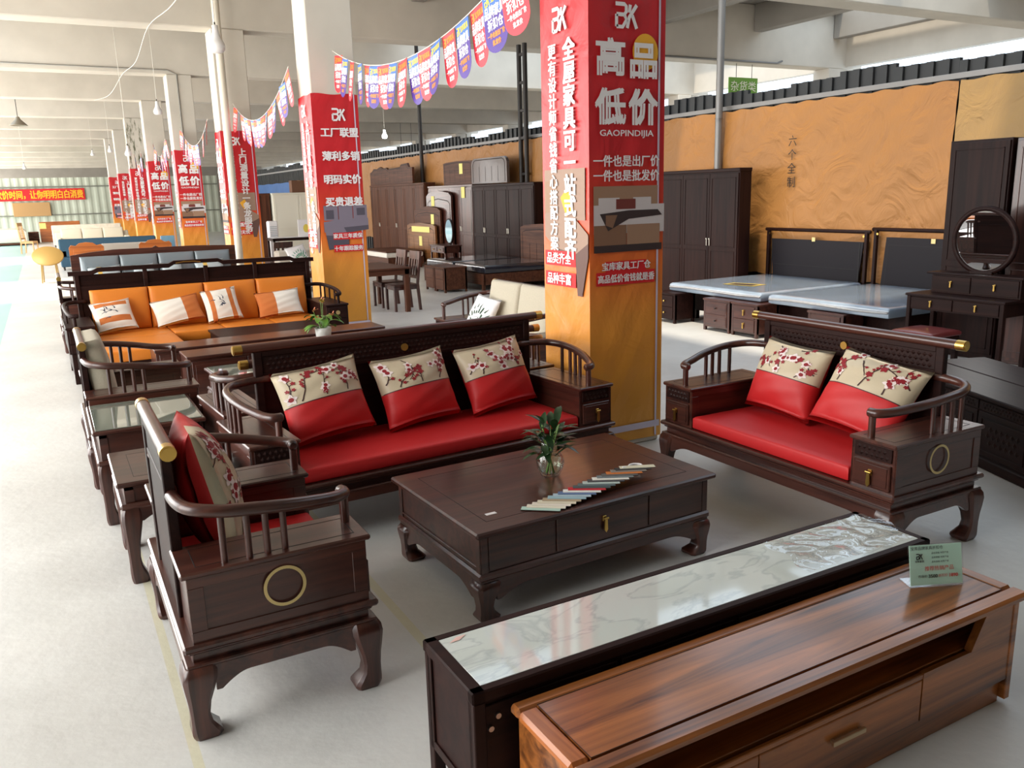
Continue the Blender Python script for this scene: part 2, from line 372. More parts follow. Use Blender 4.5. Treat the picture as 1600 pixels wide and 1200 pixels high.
def curtain(y0, y1, z0, z1, m_, label, seed, group=None, sag=0.0):
    rnd = random.Random(seed); nx, nz = 60, 30; vs = []; fs = []; ph = [rnd.uniform(0, 6.3) for _ in range(6)]
    for i in range(nx+1):
        for j in range(nz+1):
            u = i/nx; v = j/nz
            w = .012*math.sin(u*17+ph[0]+v*3)+.008*math.sin(u*31+v*9+ph[1])+.010*math.sin(v*6+u*4+ph[2])*(1-v)+.006*math.sin((u+v)*40+ph[3])
            zz = z0+(z1-z0)*v-(sag*math.sin(math.pi*u)**2*v if sag else 0)+.012*math.sin(u*60+ph[4])*(1 if j in (0, nz) else 0)
            vs.append((10.06-.03*math.sin(math.pi*v)+w*.9, y0+(y1-y0)*u, zz))
    for i in range(nx):
        for j in range(nz):
            a = i*(nz+1)+j; fs.append((a, a+1, a+nz+2, a+nz+1))
    o = MB().add([(x-.04, y, z) for x, y, z in vs], fs, 0, True).build('cloth_curtain', m_)
    return tag(o, label, 'curtain', group)
YEL = mat('yellow_sheeting', (166, 114, 60), 0.5, vary=0.05, vscale=0.7, bump=1.0, bscale=2.0)
YEL2 = mat('yellow_sheeting_pale', (166, 130, 78), 0.5, vary=0.05, vscale=0.7, bump=1.0, bscale=2.0)
for q in (YEL, YEL2):
    for nd in q.node_tree.nodes:
        if nd.type == 'BUMP': nd.inputs['Distance'].default_value = 0.03
        if nd.type == 'TEX_NOISE' and nd.inputs['Detail'].default_value == 4: nd.inputs['Distortion'].default_value = 2.5
curtain(1.5, 6.8, .55, 3.1, YEL2, 'paler yellow cloth sheet on the wall behind the tall dark wardrobes at right', 1)
curtain(6.82, 11.0, .55, 3.1, YEL, 'orange yellow cloth sheet with scribble behind the two wrapped double beds', 2)
curtain(11.03, 17.4, .55, 3.1, YEL, 'orange yellow cloth sheet behind the four door dark wardrobe by the near pillar', 3)
curtain(17.5, 23.5, .55, 3.08, YEL, 'yellow cloth sheet between the thin iron post and the double iron post', 4)
curtain(23.6, 31.0, .55, 3.06, YEL, 'yellow cloth sheet at far end left of the thin iron post', 5)
curtain(32, 49, .03, 2.65, mat('blue_tarpaulin', (44, 92, 150), 0.5, vary=0.15, vscale=0.9, bump=0.5, bscale=3), 'blue tarpaulin on the far partition above the white wardrobe', 6)
m = MB(); m.vtext('六个全制', .17, .2, (9.957, 9.36, 2.55), (0, -1, 0), (0, 0, 1), 0, 0)
tag(m.build('handwriting', BLACK), 'black handwritten characters on the orange yellow cloth', 'writing')

# iron posts by the partition
def post(name, x, y, h, r, label, m_=IRON, kind='post'):
    t = thing(name, label, kind, (x, y, 0))
    MB().cyl((0, 0, 0.012), r, h-.012, seg=12).build('pole', m_, t)
    MB().cyl((0, 0, 0), r*2.2, .012, seg=12).build('base_plate', m_, t)
    m2 = MB(); m2.tube([(r*1.01, 0, 2.3), (r*1.01-.02, -.02, 2.3)], .02, 8); m2.ring((0, 0, 3.0), r*1.0, r*1.3, (1, 0, 0), (0, 1, 0))
    m2.build('clamp', m_, t); return t
post('steel_post', 9.90, 10.9, 6.69, .06, 'grey steel post standing before the orange yellow cloth', PIPE)
post('iron_post', 9.90, 23.35, 6.69, .055, 'thin dark iron post left of the stacked headboards')
t = thing('iron_post', 'double dark iron post with cross links left of the near pillar', 'post', (9.90, 17.35, 0))
for dy in (.13, -.13): MB().cyl((0, dy, 0), .055, 5.15, seg=10).build('pole', IRON, t)
for z in (1.6, 2.3, 3.1, 3.7, 4.3, 4.9): MB().box(-.03, .03, -.13, .13, z, z+.06).build('cross_link', IRON, t)
post('white_pole', 3.42, 17.72, 6.69, .075, 'pale painted pipe running up in front of the third pillar', mat('pale_paint', (224, 214, 196), 0.5), 'pipe')

# ------------------------------------------------------------------ printed banners round the pillars
def banner_mat():
    m = bpy.data.materials.new('printed_banner'); m.use_nodes = True; nt = m.node_tree; b = nt.nodes['Principled BSDF']; L = nt.links
    tc = nt.nodes.new('ShaderNodeTexCoord'); s = nt.nodes.new('ShaderNodeSeparateXYZ'); L.new(tc.outputs['Object'], s.inputs[0])
    mr = nt.nodes.new('ShaderNodeMapRange'); mr.inputs[2].default_value = 3.3; L.new(s.outputs['Z'], mr.inputs[0])
    r = nt.nodes.new('ShaderNodeValToRGB'); e = r.color_ramp.elements
    e[0].position = 0.02; e[0].color = lin((228, 160, 58)); e[1].position = 0.66; e[1].color = lin((196, 32, 40))
    for p, c in ((0.30, (226, 146, 56)), (0.42, (226, 114, 44)), (0.52, (214, 68, 40))):
        q = e.new(p); q.color = lin(c)
    L.new(mr.outputs[0], r.inputs['Fac']); L.new(r.outputs['Color'], b.inputs['Base Color'])
    b.inputs['Roughness'].default_value = 0.42
    n = nt.nodes.new('ShaderNodeTexNoise'); n.inputs['Scale'].default_value = 3.0; n.inputs['Detail'].default_value = 4; n.inputs['Distortion'].default_value = 1.2
    L.new(tc.outputs['Object'], n.inputs['Vector'])
    bp = nt.nodes.new('ShaderNodeBump'); bp.inputs['Strength'].default_value = 0.35; bp.inputs['Distance'].default_value = 0.04
    L.new(n.outputs['Fac'], bp.inputs['Height']); L.new(bp.outputs['Normal'], b.inputs['Normal'])
    return m
BANNER = banner_mat()
TAPE = mat('clear_tape', (206, 196, 214), 0.2, coat=0.8)
SUNY = mat('sun_yellow', (240, 176, 52), 0.6)
TAGRED = mat('tag_red', (214, 34, 40), 0.6)
P_WOOD = mat('print_oak', (158, 124, 100), 0.6); P_WOOD2 = mat('print_oak_dark', (132, 98, 76), 0.6); P_SHEET = mat('print_sheet', (206, 198, 198), 0.6)
P_DARK = mat('print_dark', (58, 44, 44), 0.6); P_MAROON = mat('print_maroon', (116, 52, 46), 0.6); P_GREY = mat('print_grey', (128, 118, 132), 0.6); P_GREY2 = mat('print_grey_dark', (84, 78, 90), 0.6)
P_TAN = mat('print_tan', (160, 130, 112), 0.6); P_BROWN = mat('print_brown', (104, 74, 66), 0.6)
def logo(m, c, h, u, v, mi=0):
    q = [[(0, 1), (.52, 1), (.62, .92), (.62, .68), (.5, .56), (.06, .56)], [(.06, .56), (.06, .03)], [(.06, .04), (.42, .04), (.64, .34), (.54, .52)],
         [(.86, 1), (.80, .66)], [(1.24, 1), (.80, .46), (.68, 0)], [(.98, .56), (1.24, 0)]]
    for s in q: m.stroke([((x-.63)*h*.95, (y-.5)*h) for x, y in s], .17*h, c, u, v, mi)
def face_A(L, P, F, w):                        # F(a, z) -> point on the face, a from its left edge; u across
    u, v = F.u, F.v
    P.disc(F(.44, 2.83, .006), .11, u, v, 7, 28, .12)
    logo(L, F(.27, 3.05), .15, u, v)
    for ch, a, z in (('高', .14, 2.78), ('品', .42, 2.77), ('低', .14, 2.46), ('价', .42, 2.46)): L.text(ch, .25, F(a, z), u, v, 0, .05)
    L.text('GAOPINDIJIA', .058, F(.28, 2.29), u, v, 0, .02, width=.46)
    L.text('一件也是出厂价', .082, F(.28, 2.10), u, v, 0, .03); L.text('一件也是批发价', .082, F(.28, 2.0), u, v, 0, .03)
    def R_(a0, a1, z0, z1, mi, o=.006): P.poly([(a0, z0), (a1, z0), (a1, z1), (a0, z1)], F(0, 0, o), u, v, mi)
    R_(.0, .56, 1.76, 1.93, 0); R_(0, .62, 1.60, 1.80, 2, .007); P.poly([(0, 1.72), (.05, 1.78), (.5, 1.79), (.62, 1.72), (.62, 1.68), (0, 1.66)], F(0, 0, .0075), u, v, 2)
    R_(.04, .22, 1.75, 1.85, 2, .008); R_(.34, .5, 1.75, 1.85, 2, .008); R_(.19, .36, 1.77, 1.84, 4, .009)
    P.poly([(.05, 1.74), (.3, 1.76), (.56, 1.76), (.6, 1.72), (.3, 1.70), (.12, 1.62)], F(0, 0, .0095), u, v, 3); P.poly([(.1, 1.73), (.2, 1.73), (.16, 1.64), (.1, 1.66)], F(0, 0, .010), u, v, 1)
    R_(0, .28, 1.52, 1.66, 1, .0085); R_(.285, .58, 1.52, 1.66, 0, .0085); R_(0, .6, 1.47, 1.52, 3, .0085)
    R_(.1, .46, 1.33, 1.405, 8); R_(.02, .54, 1.235, 1.33, 8)
    L.text('宝库家具工厂仓', .062, F(.28, 1.37), u, v, 0, .03); L.text('高品低价省钱就是香', .062, F(.28, 1.282), u, v, 0, .03, width=.5)
def face_B(L, P, F, w):
    u, v = F.u, F.v
    logo(L, F(.33, 3.0), .15, u, v)
    for s, z in (('工厂联盟', 2.77), ('薄利多销', 2.46), ('明码实价', 2.15), ('买贵退差', 1.85)): L.text(s, .13, F(.33, z), u, v, 0, .045, width=.52)
    def R_(a0, a1, z0, z1, mi, o=.006): P.poly([(a0, z0), (a1, z0), (a1, z1), (a0, z1)], F(0, 0, o), u, v, mi)
    for a in (.03, .24, .45): R_(a, a+.2, 1.6, 1.8, 5)
    R_(.06, .17, 1.62, 1.74, 6, .008); R_(.5, .62, 1.66, 1.76, 6, .008)
    P.poly([(.02, 1.58), (.3, 1.62), (.66, 1.62), (.66, 1.52), (.3, 1.5), (.02, 1.44)], F(0, 0, .009), u, v, 5)
    P.poly([(.3, 1.5), (.66, 1.52), (.66, 1.46), (.3, 1.42)], F(0, 0, .010), u, v, 6)
    P.poly([(.03, 1.55), (.3, 1.5), (.36, 1.38), (.04, 1.4)], F(0, 0, .011), u, v, 5); P.poly([(.04, 1.4), (.36, 1.38), (.36, 1.24), (.07, 1.2)], F(0, 0, .0105), u, v, 6)
    R_(.14, .56, 1.335, 1.43, 8, .012); R_(.14, .56, 1.165, 1.26, 8, .012)
    L.text('家具三年质保', .07, F(.35, 1.383, .016), u, v, 0, .03); L.text('十年跟踪服务', .07, F(.35, 1.212, .016), u, v, 0, .03)
def face_C(L, P, F, w, s=('全屋家具可一站式配齐', '更有设计师省钱省心搭配方案', '品类齐全', '品种丰富')):
    u, v = F.u, F.v
    logo(L, F(.24, 3.07), .15, u, v)
    L.vtext(s[0], .155, .152, F(.36, 2.86), u, v, 0, .045); L.vtext(s[1], .11, .112, F(.14, 2.87), u, v, 0, .035)
    def R_(a0, a1, z0, z1, mi, o=.006): P.poly([(a0, z0), (a1, z0), (a1, z1), (a0, z1)], F(0, 0, o), u, v, mi)
    R_(0, .54, 1.7, 2.06, 9); R_(0, .18, 1.75, 1.98, 0, .007); R_(.36, .54, 1.74, 1.92, 9, .007); P.poly([(.22, 1.86), (.32, 1.93), (.4, 1.78), (.3, 1.72)], F(0, 0, .008), u, v, 7)
    P.poly([(0, 1.74), (.4, 1.72), (.58, 1.6), (.58, 1.46), (.3, 1.40), (0, 1.58)], F(0, 0, .0085), u, v, 9); P.poly([(.12, 1.5), (.42, 1.46), (.58, 1.54), (.58, 1.44), (.5, 1.16), (.44, 1.16), (.42, 1.40), (.24, 1.42)], F(0, 0, .009), u, v, 10)
    R_(.0, .42, 1.365, 1.475, 8, .010); R_(.0, .42, 1.215, 1.32, 8, .010)
    L.text(s[2], .085, F(.2, 1.42, .015), u, v, 0, .035); L.text(s[3], .085, F(.2, 1.268, .015), u, v, 0, .035)
class Face:
    def __init__(s, o, u, nrm): s.o, s.u, s.v, s.n = Vector(o), Vector(u), Vector((0, 0, 1)), Vector(nrm)
    def __call__(s, a, z, off=.014): return s.o+s.u*a+s.v*z+s.n*off
C2 = ('上门测量设计一条龙服务', '售后家装维修，不在等待，让您省心', '一站配齐', '全程无忧')
def banner(y, front, left, label, top=3.27, loose=0.0, seed=0):
    rnd = random.Random(seed); t = thing('printed_banner', label, 'banner', (3.36, y, 0), 0, 'banners wrapped round the pillars')
    b = MB(); nz = 34; per = [(-.01, -.01), (.64, -.01), (.64, .61), (-.01, .61)]; n = 12; loop = []
    for k in range(4):
        a, c = per[k], per[(k+1) % 4]
        for i in range(n): loop.append((a[0]+(c[0]-a[0])*i/n, a[1]+(c[1]-a[1])*i/n, math.sin(math.pi*i/n)))
    vs = []; ph = [rnd.uniform(0, 6) for _ in range(4)]
    for j in range(nz+1):
        z = .04+(top-.04)*j/nz
        for i, (x, yy, wt) in enumerate(loop):
            d = wt*.003*(math.sin(z*7+i*.9+ph[0])+math.sin(z*13-i*1.3+ph[1]))
            vs.append((x+(d if abs(yy-.3) < .305 and (x < 0 or x > .63) else 0), yy+(d if (yy < 0 or yy > .6) else 0), z+(.008*math.sin(i*.8+ph[2]) if j == nz else 0)))
    N = len(loop); fs = [(j*N+i, j*N+(i+1) % N, (j+1)*N+(i+1) % N, (j+1)*N+i) for j in range(nz) for i in range(N)]
    b.add(vs, fs, 0, False)
    L = MB(); P = MB()
    Ff = Face((0.02, -.013, 0), (1, 0, 0), (0, -1, 0)); Fl = Face((-.013, .57, 0), (0, -1, 0), (-1, 0, 0))
    for fn, F in ((front, Ff), (left, Fl)):
        if fn == 'A': face_A(L, P, F, .6)
        elif fn == 'B': face_B(L, P, F, .6)
        elif fn == 'C': face_C(L, P, F, .6)
        elif fn == 'D': face_C(L, P, F, .6, C2)
    mats = [BANNER, WHITE, P_WOOD, P_WOOD2, P_SHEET, P_DARK, P_MAROON, P_GREY, P_GREY2, SUNY, TAGRED, P_TAN, P_BROWN]
    for q, off in ((P, 2), (L, 1)):
        o = len(b.v); b.v += q.v; b.f += [tuple(i+o for i in f) for f in q.f]; b.m += [i+off for i in q.m]; b.sm += q.sm
    b.build('wrap', mats, t)
    tp = MB(); tp.poly([(.575, .05), (.592, .05), (.592, top), (.575, top)], (0, -.018, 0), (1, 0, 0), (0, 0, 1))
    tp.poly([(.0, .12), (.62, .12), (.62, .17), (.0, .17)], (0, -.0185, 0), (1, 0, 0), (0, 0, 1))
    tp.build('tape_strip', TAPE, t); return t
banner(ROWS[0], 'A', 'C', 'red to orange bed sale banner round the nearest pillar, beside the red cushioned sofas', 3.6, seed=1)
banner(ROWS[1], 'B', 'D', 'red to orange banner with a grey corner sofa picture round the second nearest pillar', seed=2)
banner(ROWS[2], 'D', 'A', 'deep red banner of upright writing round the pillar behind the pale painted pipe', seed=3)
banner(ROWS[3], 'A', 'C', 'bed sale banner round the fourth pillar, just left of the pale painted pipe', seed=4)
banner(ROWS[4], 'A', 'D', 'bed sale banner round the fifth pillar, second one left of the painted pipe', seed=5)
banner(ROWS[5], 'C', 'D', 'upright writing banner with brown sofa picture round the sixth pillar', seed=6)
banner(ROWS[6], 'D', 'D', 'narrow looking upright writing banner round the seventh pillar, last but one', seed=7)
banner(ROWS[7], 'B', 'D', 'farthest banner, round the last pillar near the corrugated end wall', seed=8)

# ------------------------------------------------------------------ bunting
FR = mat('flag_red', (226, 42, 58), 0.5); FB = mat('flag_blue', (60, 108, 196), 0.5); FP = mat('flag_purple', (74, 44, 140), 0.5); FY = mat('flag_yellow', (240, 214, 52), 0.5); FO = mat('flag_orange', (242, 152, 46), 0.5)
def flag_mesh(blue):
    m = MB(); w, h = .35, .46
    def half(z0, z1, mi):
        pts = [(-w/2, z1), (w/2, z1), (w/2, z0)]
        if z0 <= -h+.001:
            pts = [(-w/2, z1), (w/2, z1)]+[(w/2*math.cos(math.pi*k/12), -h+.13-.13*math.sin(math.pi*k/12)) for k in range(13)]
        else: pts.append((-w/2, z0))
        m.prism(pts, 'xz', -.0008, .0008, mi)
    if blue: half(-.16, 0, 1); half(-h, -.16, 2)
    else: half(-h, 0, 0)
    for s in (-1, 1):
        u = (1, 0, 0) if s < 0 else (-1, 0, 0); y = .0025*s; ty = 3 if blue else 5
        logo(m, (-.10*(-s), y, -.06), .065, u, (0, 0, 1), ty)
        m.text('宝库家具', .055, (.055*(-s), y, -.055), u, (0, 0, 1), ty, .03, width=.20)
        m.text('品牌家具', .095, (0, y, -.145), u, (0, 0, 1), 4, .04, width=.31); m.text('折扣仓', .09, (0, y, -.24), u, (0, 0, 1), 4, .04, width=.24)
        m.text('一件也是出厂价', .045, (0, y, -.32), u, (0, 0, 1), 5 if blue else 4, .04, width=.27); m.text('批发价', .045, (0, y, -.38), u, (0, 0, 1), 5 if blue else 4, .04)
    o = m.build('pennant', [FR, FB, FP, FY, WHITE, FO]); return o
_fr, _fb = flag_mesh(False), flag_mesh(True); ME_R, ME_B = _fr.data, _fb.data
bpy.data.objects.remove(_fr); bpy.data.objects.remove(_fb)
def bunting(a, b, sag, n, label, t0=.06, t1=.97):
    a, b = Vector(a), Vector(b); t = thing('bunting_string', label, 'bunting', a)
    def P(s): return (b-a)*s-Vector((0, 0, 4*sag*s*(1-s)))
    MB().tube([P(i/24) for i in range(25)], .006, 5).build('cord', WIRE, t)
    for i in range(n):
        s = t0+(t1-t0)*i/(n-1); p = P(s); d = P(s+.01)-P(s-.01)
        o = bpy.data.objects.new('pennant', ME_B if i % 2 else ME_R); COL.objects.link(o); o.parent = t
        o.location = p-Vector((0, 0, .008)); ang = math.atan2(d.y, d.x)
        o.rotation_euler = (R(random.uniform(-7, 7)), -math.atan2(d.z, math.hypot(d.x, d.y))*.6+R(random.uniform(-4, 4)), ang+R(random.uniform(-8, 8)))
    return t
bunting((3.68, 11.52, 3.81), (3.24, 5.45, 3.62), .45, 17, 'near string of red and blue pennants between the first two pillars', .05, .93)
bunting((3.64, 18.05, 3.80), (3.24, 12.15, 3.68), .5, 15, 'string of pennants between the second pillar and the pillar with the pipe')
bunting((3.55, 24.75, 3.85), (3.24, 18.7, 3.55), .5, 13, 'string of pennants between the third and fourth pillars')
bunting((3.55, 31.1, 3.95), (3.24, 25.4, 3.6), .5, 13, 'string of pennants between the fourth and fifth pillars')
bunting((3.55, 37.5, 3.95), (3.24, 31.8, 3.6), .5, 11, 'farthest string of pennants before the fifth pillar')

# ------------------------------------------------------------------ lamps, signs, pipes
BULBW = mat('bulb_plastic', (236, 234, 232), 0.3, coat=0.4)
def bulb(x, y, z, top, label, lit=False, s=1.0):
    t = thing('hanging_bulb', label, 'light bulb', (x, y, z), 0, 'bulbs hanging on wires')
    MB().lathe([(.0, 0), (.05*s, .005*s), (.075*s, .03*s), (.08*s, .07*s), (.07*s, .1*s), (.045*s, .14*s), (.03*s, .2*s), (.03*s, .25*s), (0, .26*s)], seg=16).build('bulb', mat('lit_bulb', (255, 255, 255), .4, emit=30) if lit else BULBW, t)
    MB().cyl((0, 0, .25*s), .012, .05).build('socket', IRON, t)
    MB().tube([(0, 0, .28*s), (.01, 0, (top-z)*.5), (0, 0, top-z)], .008, 5).build('wire', WIRE, t); return t
bulb(2.86, 15.0, 4.25, 6.7, 'big white bulb hanging beside the pillar with the pale pipe', s=1.7)
bulb(2.9, 23.5, 4.05, 6.7, 'white bulb hanging left of the fourth pillar', s=1.3)
bulb(2.1, 23.5, 3.05, 6.7, 'white bulb on a long wire before the mildewed pillar')
bulb(2.6, 36.0, 3.8, 6.7, 'small white bulb far down the aisle beside the sixth pillar')
bulb(-.35, 42.5, 3.45, 6.7, 'small white bulb far down the middle of the aisle')
bulb(2.35, 42.5, 4.0, 6.7, 'small white bulb high beside the seventh pillar')
bulb(11.5, 30.5, 4.0, 6.7, 'glowing bulb beyond the partition wall', lit=True, s=1.2)
t = thing('pendant_lamp', 'conical metal pendant lamp hanging over the aisle', 'lamp', (-.25, 33, 4.5))
MB().lathe([(.05, .28), (.08, .2), (.26, .02), (.27, 0), (.24, .02), (.06, .2), (.0, .24)], seg=20).build('shade', mat('dull_aluminium', (150, 140, 124), .4, metal=.6), t)
MB().cyl((0, 0, .27), .01, 1.9).build('cord', IRON, t)
def pipe(pts, r, label, m_=WIRE, name='conduit', cat='pipe'): return tag(MB().tube(pts, r, 6).build(name, m_), label, cat)
pipe([(-5, 24.79, 5.75), (-.9, 24.79, 5.75), (-.8, 24.79, 5.32), (3.4, 24.79, 5.30), (3.62, 24.78, 5.2), (3.62, 24.78, 3.3)], .018, 'thin conduit along the beam and down the fourth pillar', mat('conduit_grey', (150, 146, 138), .5))
pipe(catmull([(2.35, 11.9, 5.185), (2.28, 15, 4.98), (2.26, 18.3, 5.185), (2.31, 21.5, 5.0), (2.33, 25.0, 5.185), (2.2, 28, 5.0), (2.0, 31.4, 5.185)], 5), .007, 'white cable slung from beam to beam over the aisle', name='cable', cat='cable')
pipe([(11.1, 18.09, 5.28), (11.4, 18.09, 5.23), (18.5, 18.09, 5.23), (18.7, 18.09, 5.3)], .025, 'grey pipe bending along the wall above the partition', PIPE)
GREEN = mat('sign_green', (112, 160, 50), .5)
def hang_sign(loc, w, h, s, label):
    t = thing('hanging_sign', label, 'sign', loc)
    MB().box(0, w, 0, .03, 0, h, b=0).build('board', GREEN, t)
    MB().text(s, h*.62, (w/2, -.006, h*.5), (1, 0, 0), (0, 0, 1), 0, .01, width=w*.88).build('lettering', mat('sign_cream', (236, 232, 206), .6), t)
    m = MB(); m.cyl((w*.25, .015, h), .008, 5.2-loc[2]-h); m.cyl((w*.8, .015, h), .008, 5.2-loc[2]-h); m.build('hanger', IRON, t)
hang_sign((16.95, 18.3, 4.38), 1.05, .46, '杂货类', 'green hanging sign with cream characters above the partition at right')
hang_sign((14.85, 37.9, 3.80), .95, .33, '日用百货区', 'small green hanging sign far off above the partition')

# ------------------------------------------------------------------ carved rosewood seating
def leg_mb(h, s=.10, cx=0, cy=0, ix=1, iy=1):
    """horse-hoof leg; (ix, iy) points inward"""
    m = MB(); secs = []; ox, oy = cx-ix*s*.5, cy-iy*s*.5
    for (z, o, w) in ((1, 0, 1.0), (.94, -.10, 1.12), (.84, -.14, 1.14), (.70, -.10, .98), (.52, -.03, .74), (.36, 0, .64), (.24, .0, .70), (.15, -.01, .88), (.09, -.01, 1.0), (.045, .02, .98), (0, .08, .84)):
        a = w*s/2; c = a*.28; X, Y = ox+ix*(o*s+a), oy+iy*(o*s+a); Z = z*h
        secs.append([(X-a, Y-a+c, Z), (X-a, Y+a-c, Z), (X-a+c, Y+a, Z), (X+a-c, Y+a, Z), (X+a, Y+a-c, Z), (X+a, Y-a+c, Z), (X+a-c, Y-a, Z), (X-a+c, Y-a, Z)])
    m.loft(secs, 0, True); m.sharp = 38; return m
def apron(m, x0, x1, z0, z1, y0, y1, plane='xz', drop=.05):
    L = x1-x0; n = 8; pts = [(x0, z1), (x0, z0-drop)]
    q = min(.16, L*.2)
    for k in range(n+1): t = k/n; pts.append((x0+.02+q*t, z0-drop+(drop)*(math.sin(t*math.pi/2))))
    for k in range(n+1): t = 1-k/n; pts.append((x1-.02-q*t, z0-drop+(drop)*(math.sin(t*math.pi/2))))
    pts += [(x1, z0-drop), (x1, z1)]
    return m.prism(pts, plane, y0, y1)
def carved(m, x0, x1, z0, z1, y, mi=0, s=.034, nrm=-1):
    """low relief fish-scale fret on the plane y"""
    nx = max(1, int((x1-x0)/s)); nz = max(1, int((z1-z0)/(s*.8))); dx = (x1-x0)/nx; dz = (z1-z0)/nz
    for i in range(nx):
        for j in range(nz):
            cx = x0+dx*(i+.5+(.25 if j % 2 else -.25)); cz = z0+dz*(j+.5)
            if cx-dx*.5 < x0 or cx+dx*.5 > x1: continue
            w, h = dx*.46, dz*.46
            m.add([(cx-w, y, cz), (cx, y, cz-h), (cx+w, y, cz), (cx, y, cz+h), (cx, y+nrm*.007, cz)], [(0, 1, 4), (1, 2, 4), (2, 3, 4), (3, 0, 4)], mi)
def pull(parent, x, y, z, s=1.0, name='handle'):
    """brass swing pull on a front plane y"""
    m = MB(); m.box(x-.012*s, x+.012*s, y-.006, y, z+.01*s, z+.04*s, b=.002); m.cyl((x-.016*s, y-.016, z+.028*s), .006*s, .032*s, 'x', 8)
    m.prism([(x-.008*s, z+.03*s), (x-.011*s, z-.035*s), (x, z-.05*s), (x+.011*s, z-.035*s), (x+.008*s, z+.03*s)], 'xz', y-.018, y-.010)
    return m.build(name, BRASS, parent)
def armrest(t, x0, x1, D, zt, side, handle=True, ring=False, zr=.85):
    """storage arm box with its bent hand rail; side -1 = left, +1 = right (seen from the front)"""
    w = x1-x0
    a = MB(); a.box(x0+.012, x1-.012, .02, D-.03, .375, zt-.022, 0, .003)
    # framed sides
    for X, s in ((x0+.012, -1), (x1-.012, 1)):
        for (ya, yb, za, zb) in ((.02, D-.03, zt-.06, zt-.022), (.02, D-.03, .375, .42), (.02, .075, .42, zt-.06), (D-.085, D-.03, .42, zt-.06)):
            a.box(X, X+s*.005, ya, yb, za, zb, 0, .0015)
    box = a.build('arm_box', rose('y'), t)
    tp = MB(); tp.box(x0, x1, 0, D-.01, zt-.022, zt, 0, .006); tp.build('arm_top', rose('y'), t)
    g = MB()
    for (p, q) in (((x0+.05, .05), (x1-.05, .05)), ((x0+.05, D-.07), (x1-.05, D-.07))): g.box(p[0], q[0], p[1]-.0015, p[1]+.0015, zt, zt+.0008, b=0)
    for X in (x0+.05, x1-.05): g.box(X-.0015, X+.0015, .05, D-.07, zt, zt+.0008, b=0)
    g.build('groove_line', BLACK, t)
    if handle:
        d = MB(); d.box(x0+.03, x1-.03, .006, .021, .395, zt-.115, 0, .004); d.box(x0+.045, x1-.045, .002, .008, .41, zt-.13, 0, .003)
        dr = d.build('drawer', rose('x'), t); pull(dr, (x0+x1)/2, .002, .45)
    c = MB(); c.box(x0+.03, x1-.03, .012, .021, zt-.10, zt-.03, 0, .002); carved(c, x0+.035, x1-.035, zt-.095, zt-.035, .012, 0, .028)
    c.build('carved_strip', ebony('x'), t)
    if ring:
        X = x0+.004 if side < 0 else x1-.004
        MB().ring((X+side*.0045, D*.48, (.375+zt)/2+.01), .066, .078, (0, 1, 0), (0, 0, 1), 0, 40).build('inlay_ring', PALEBRASS, t)
    o = x0 if side < 0 else x1; i_ = -side
    pts = [(o+i_*.33, D-.045, zr+.01), (o+i_*.22, D-.04, zr+.008), (o+i_*.10, D-.07, zr), (o+i_*.040, D-.17, zr-.012), (o+i_*.035, D-.30, zr-.026), (o+i_*.055, D-.43, zr-.045), (o+i_*.095, D-.55, zr-.065), (o+i_*.125, .085, zr-.075), (o+i_*.16, .045, zr-.078), (o+i_*.20, .045, zr-.08)]
    P = catmull(pts, 6); rl = MB(); rl.tube(P, .024, 12); rl.build('hand_rail', rose('y'), t)
    def at(yv):
        q = min(P[12:], key=lambda p: abs(p.y-yv)); return q
    for yv in (D-.17, D-.245, D-.315, D-.385):
        q = at(yv); MB().tube([(q.x, q.y, zt-.001), (q.x, q.y, q.z)], .0125, 8, 0, False).build('spindle', rose('z'), t)
    q = P[-4]; MB().tube([(q.x, q.y, zt-.001), (q.x, q.y, q.z)], .018, 10, 0, False).build('front_post', rose('z'), t)
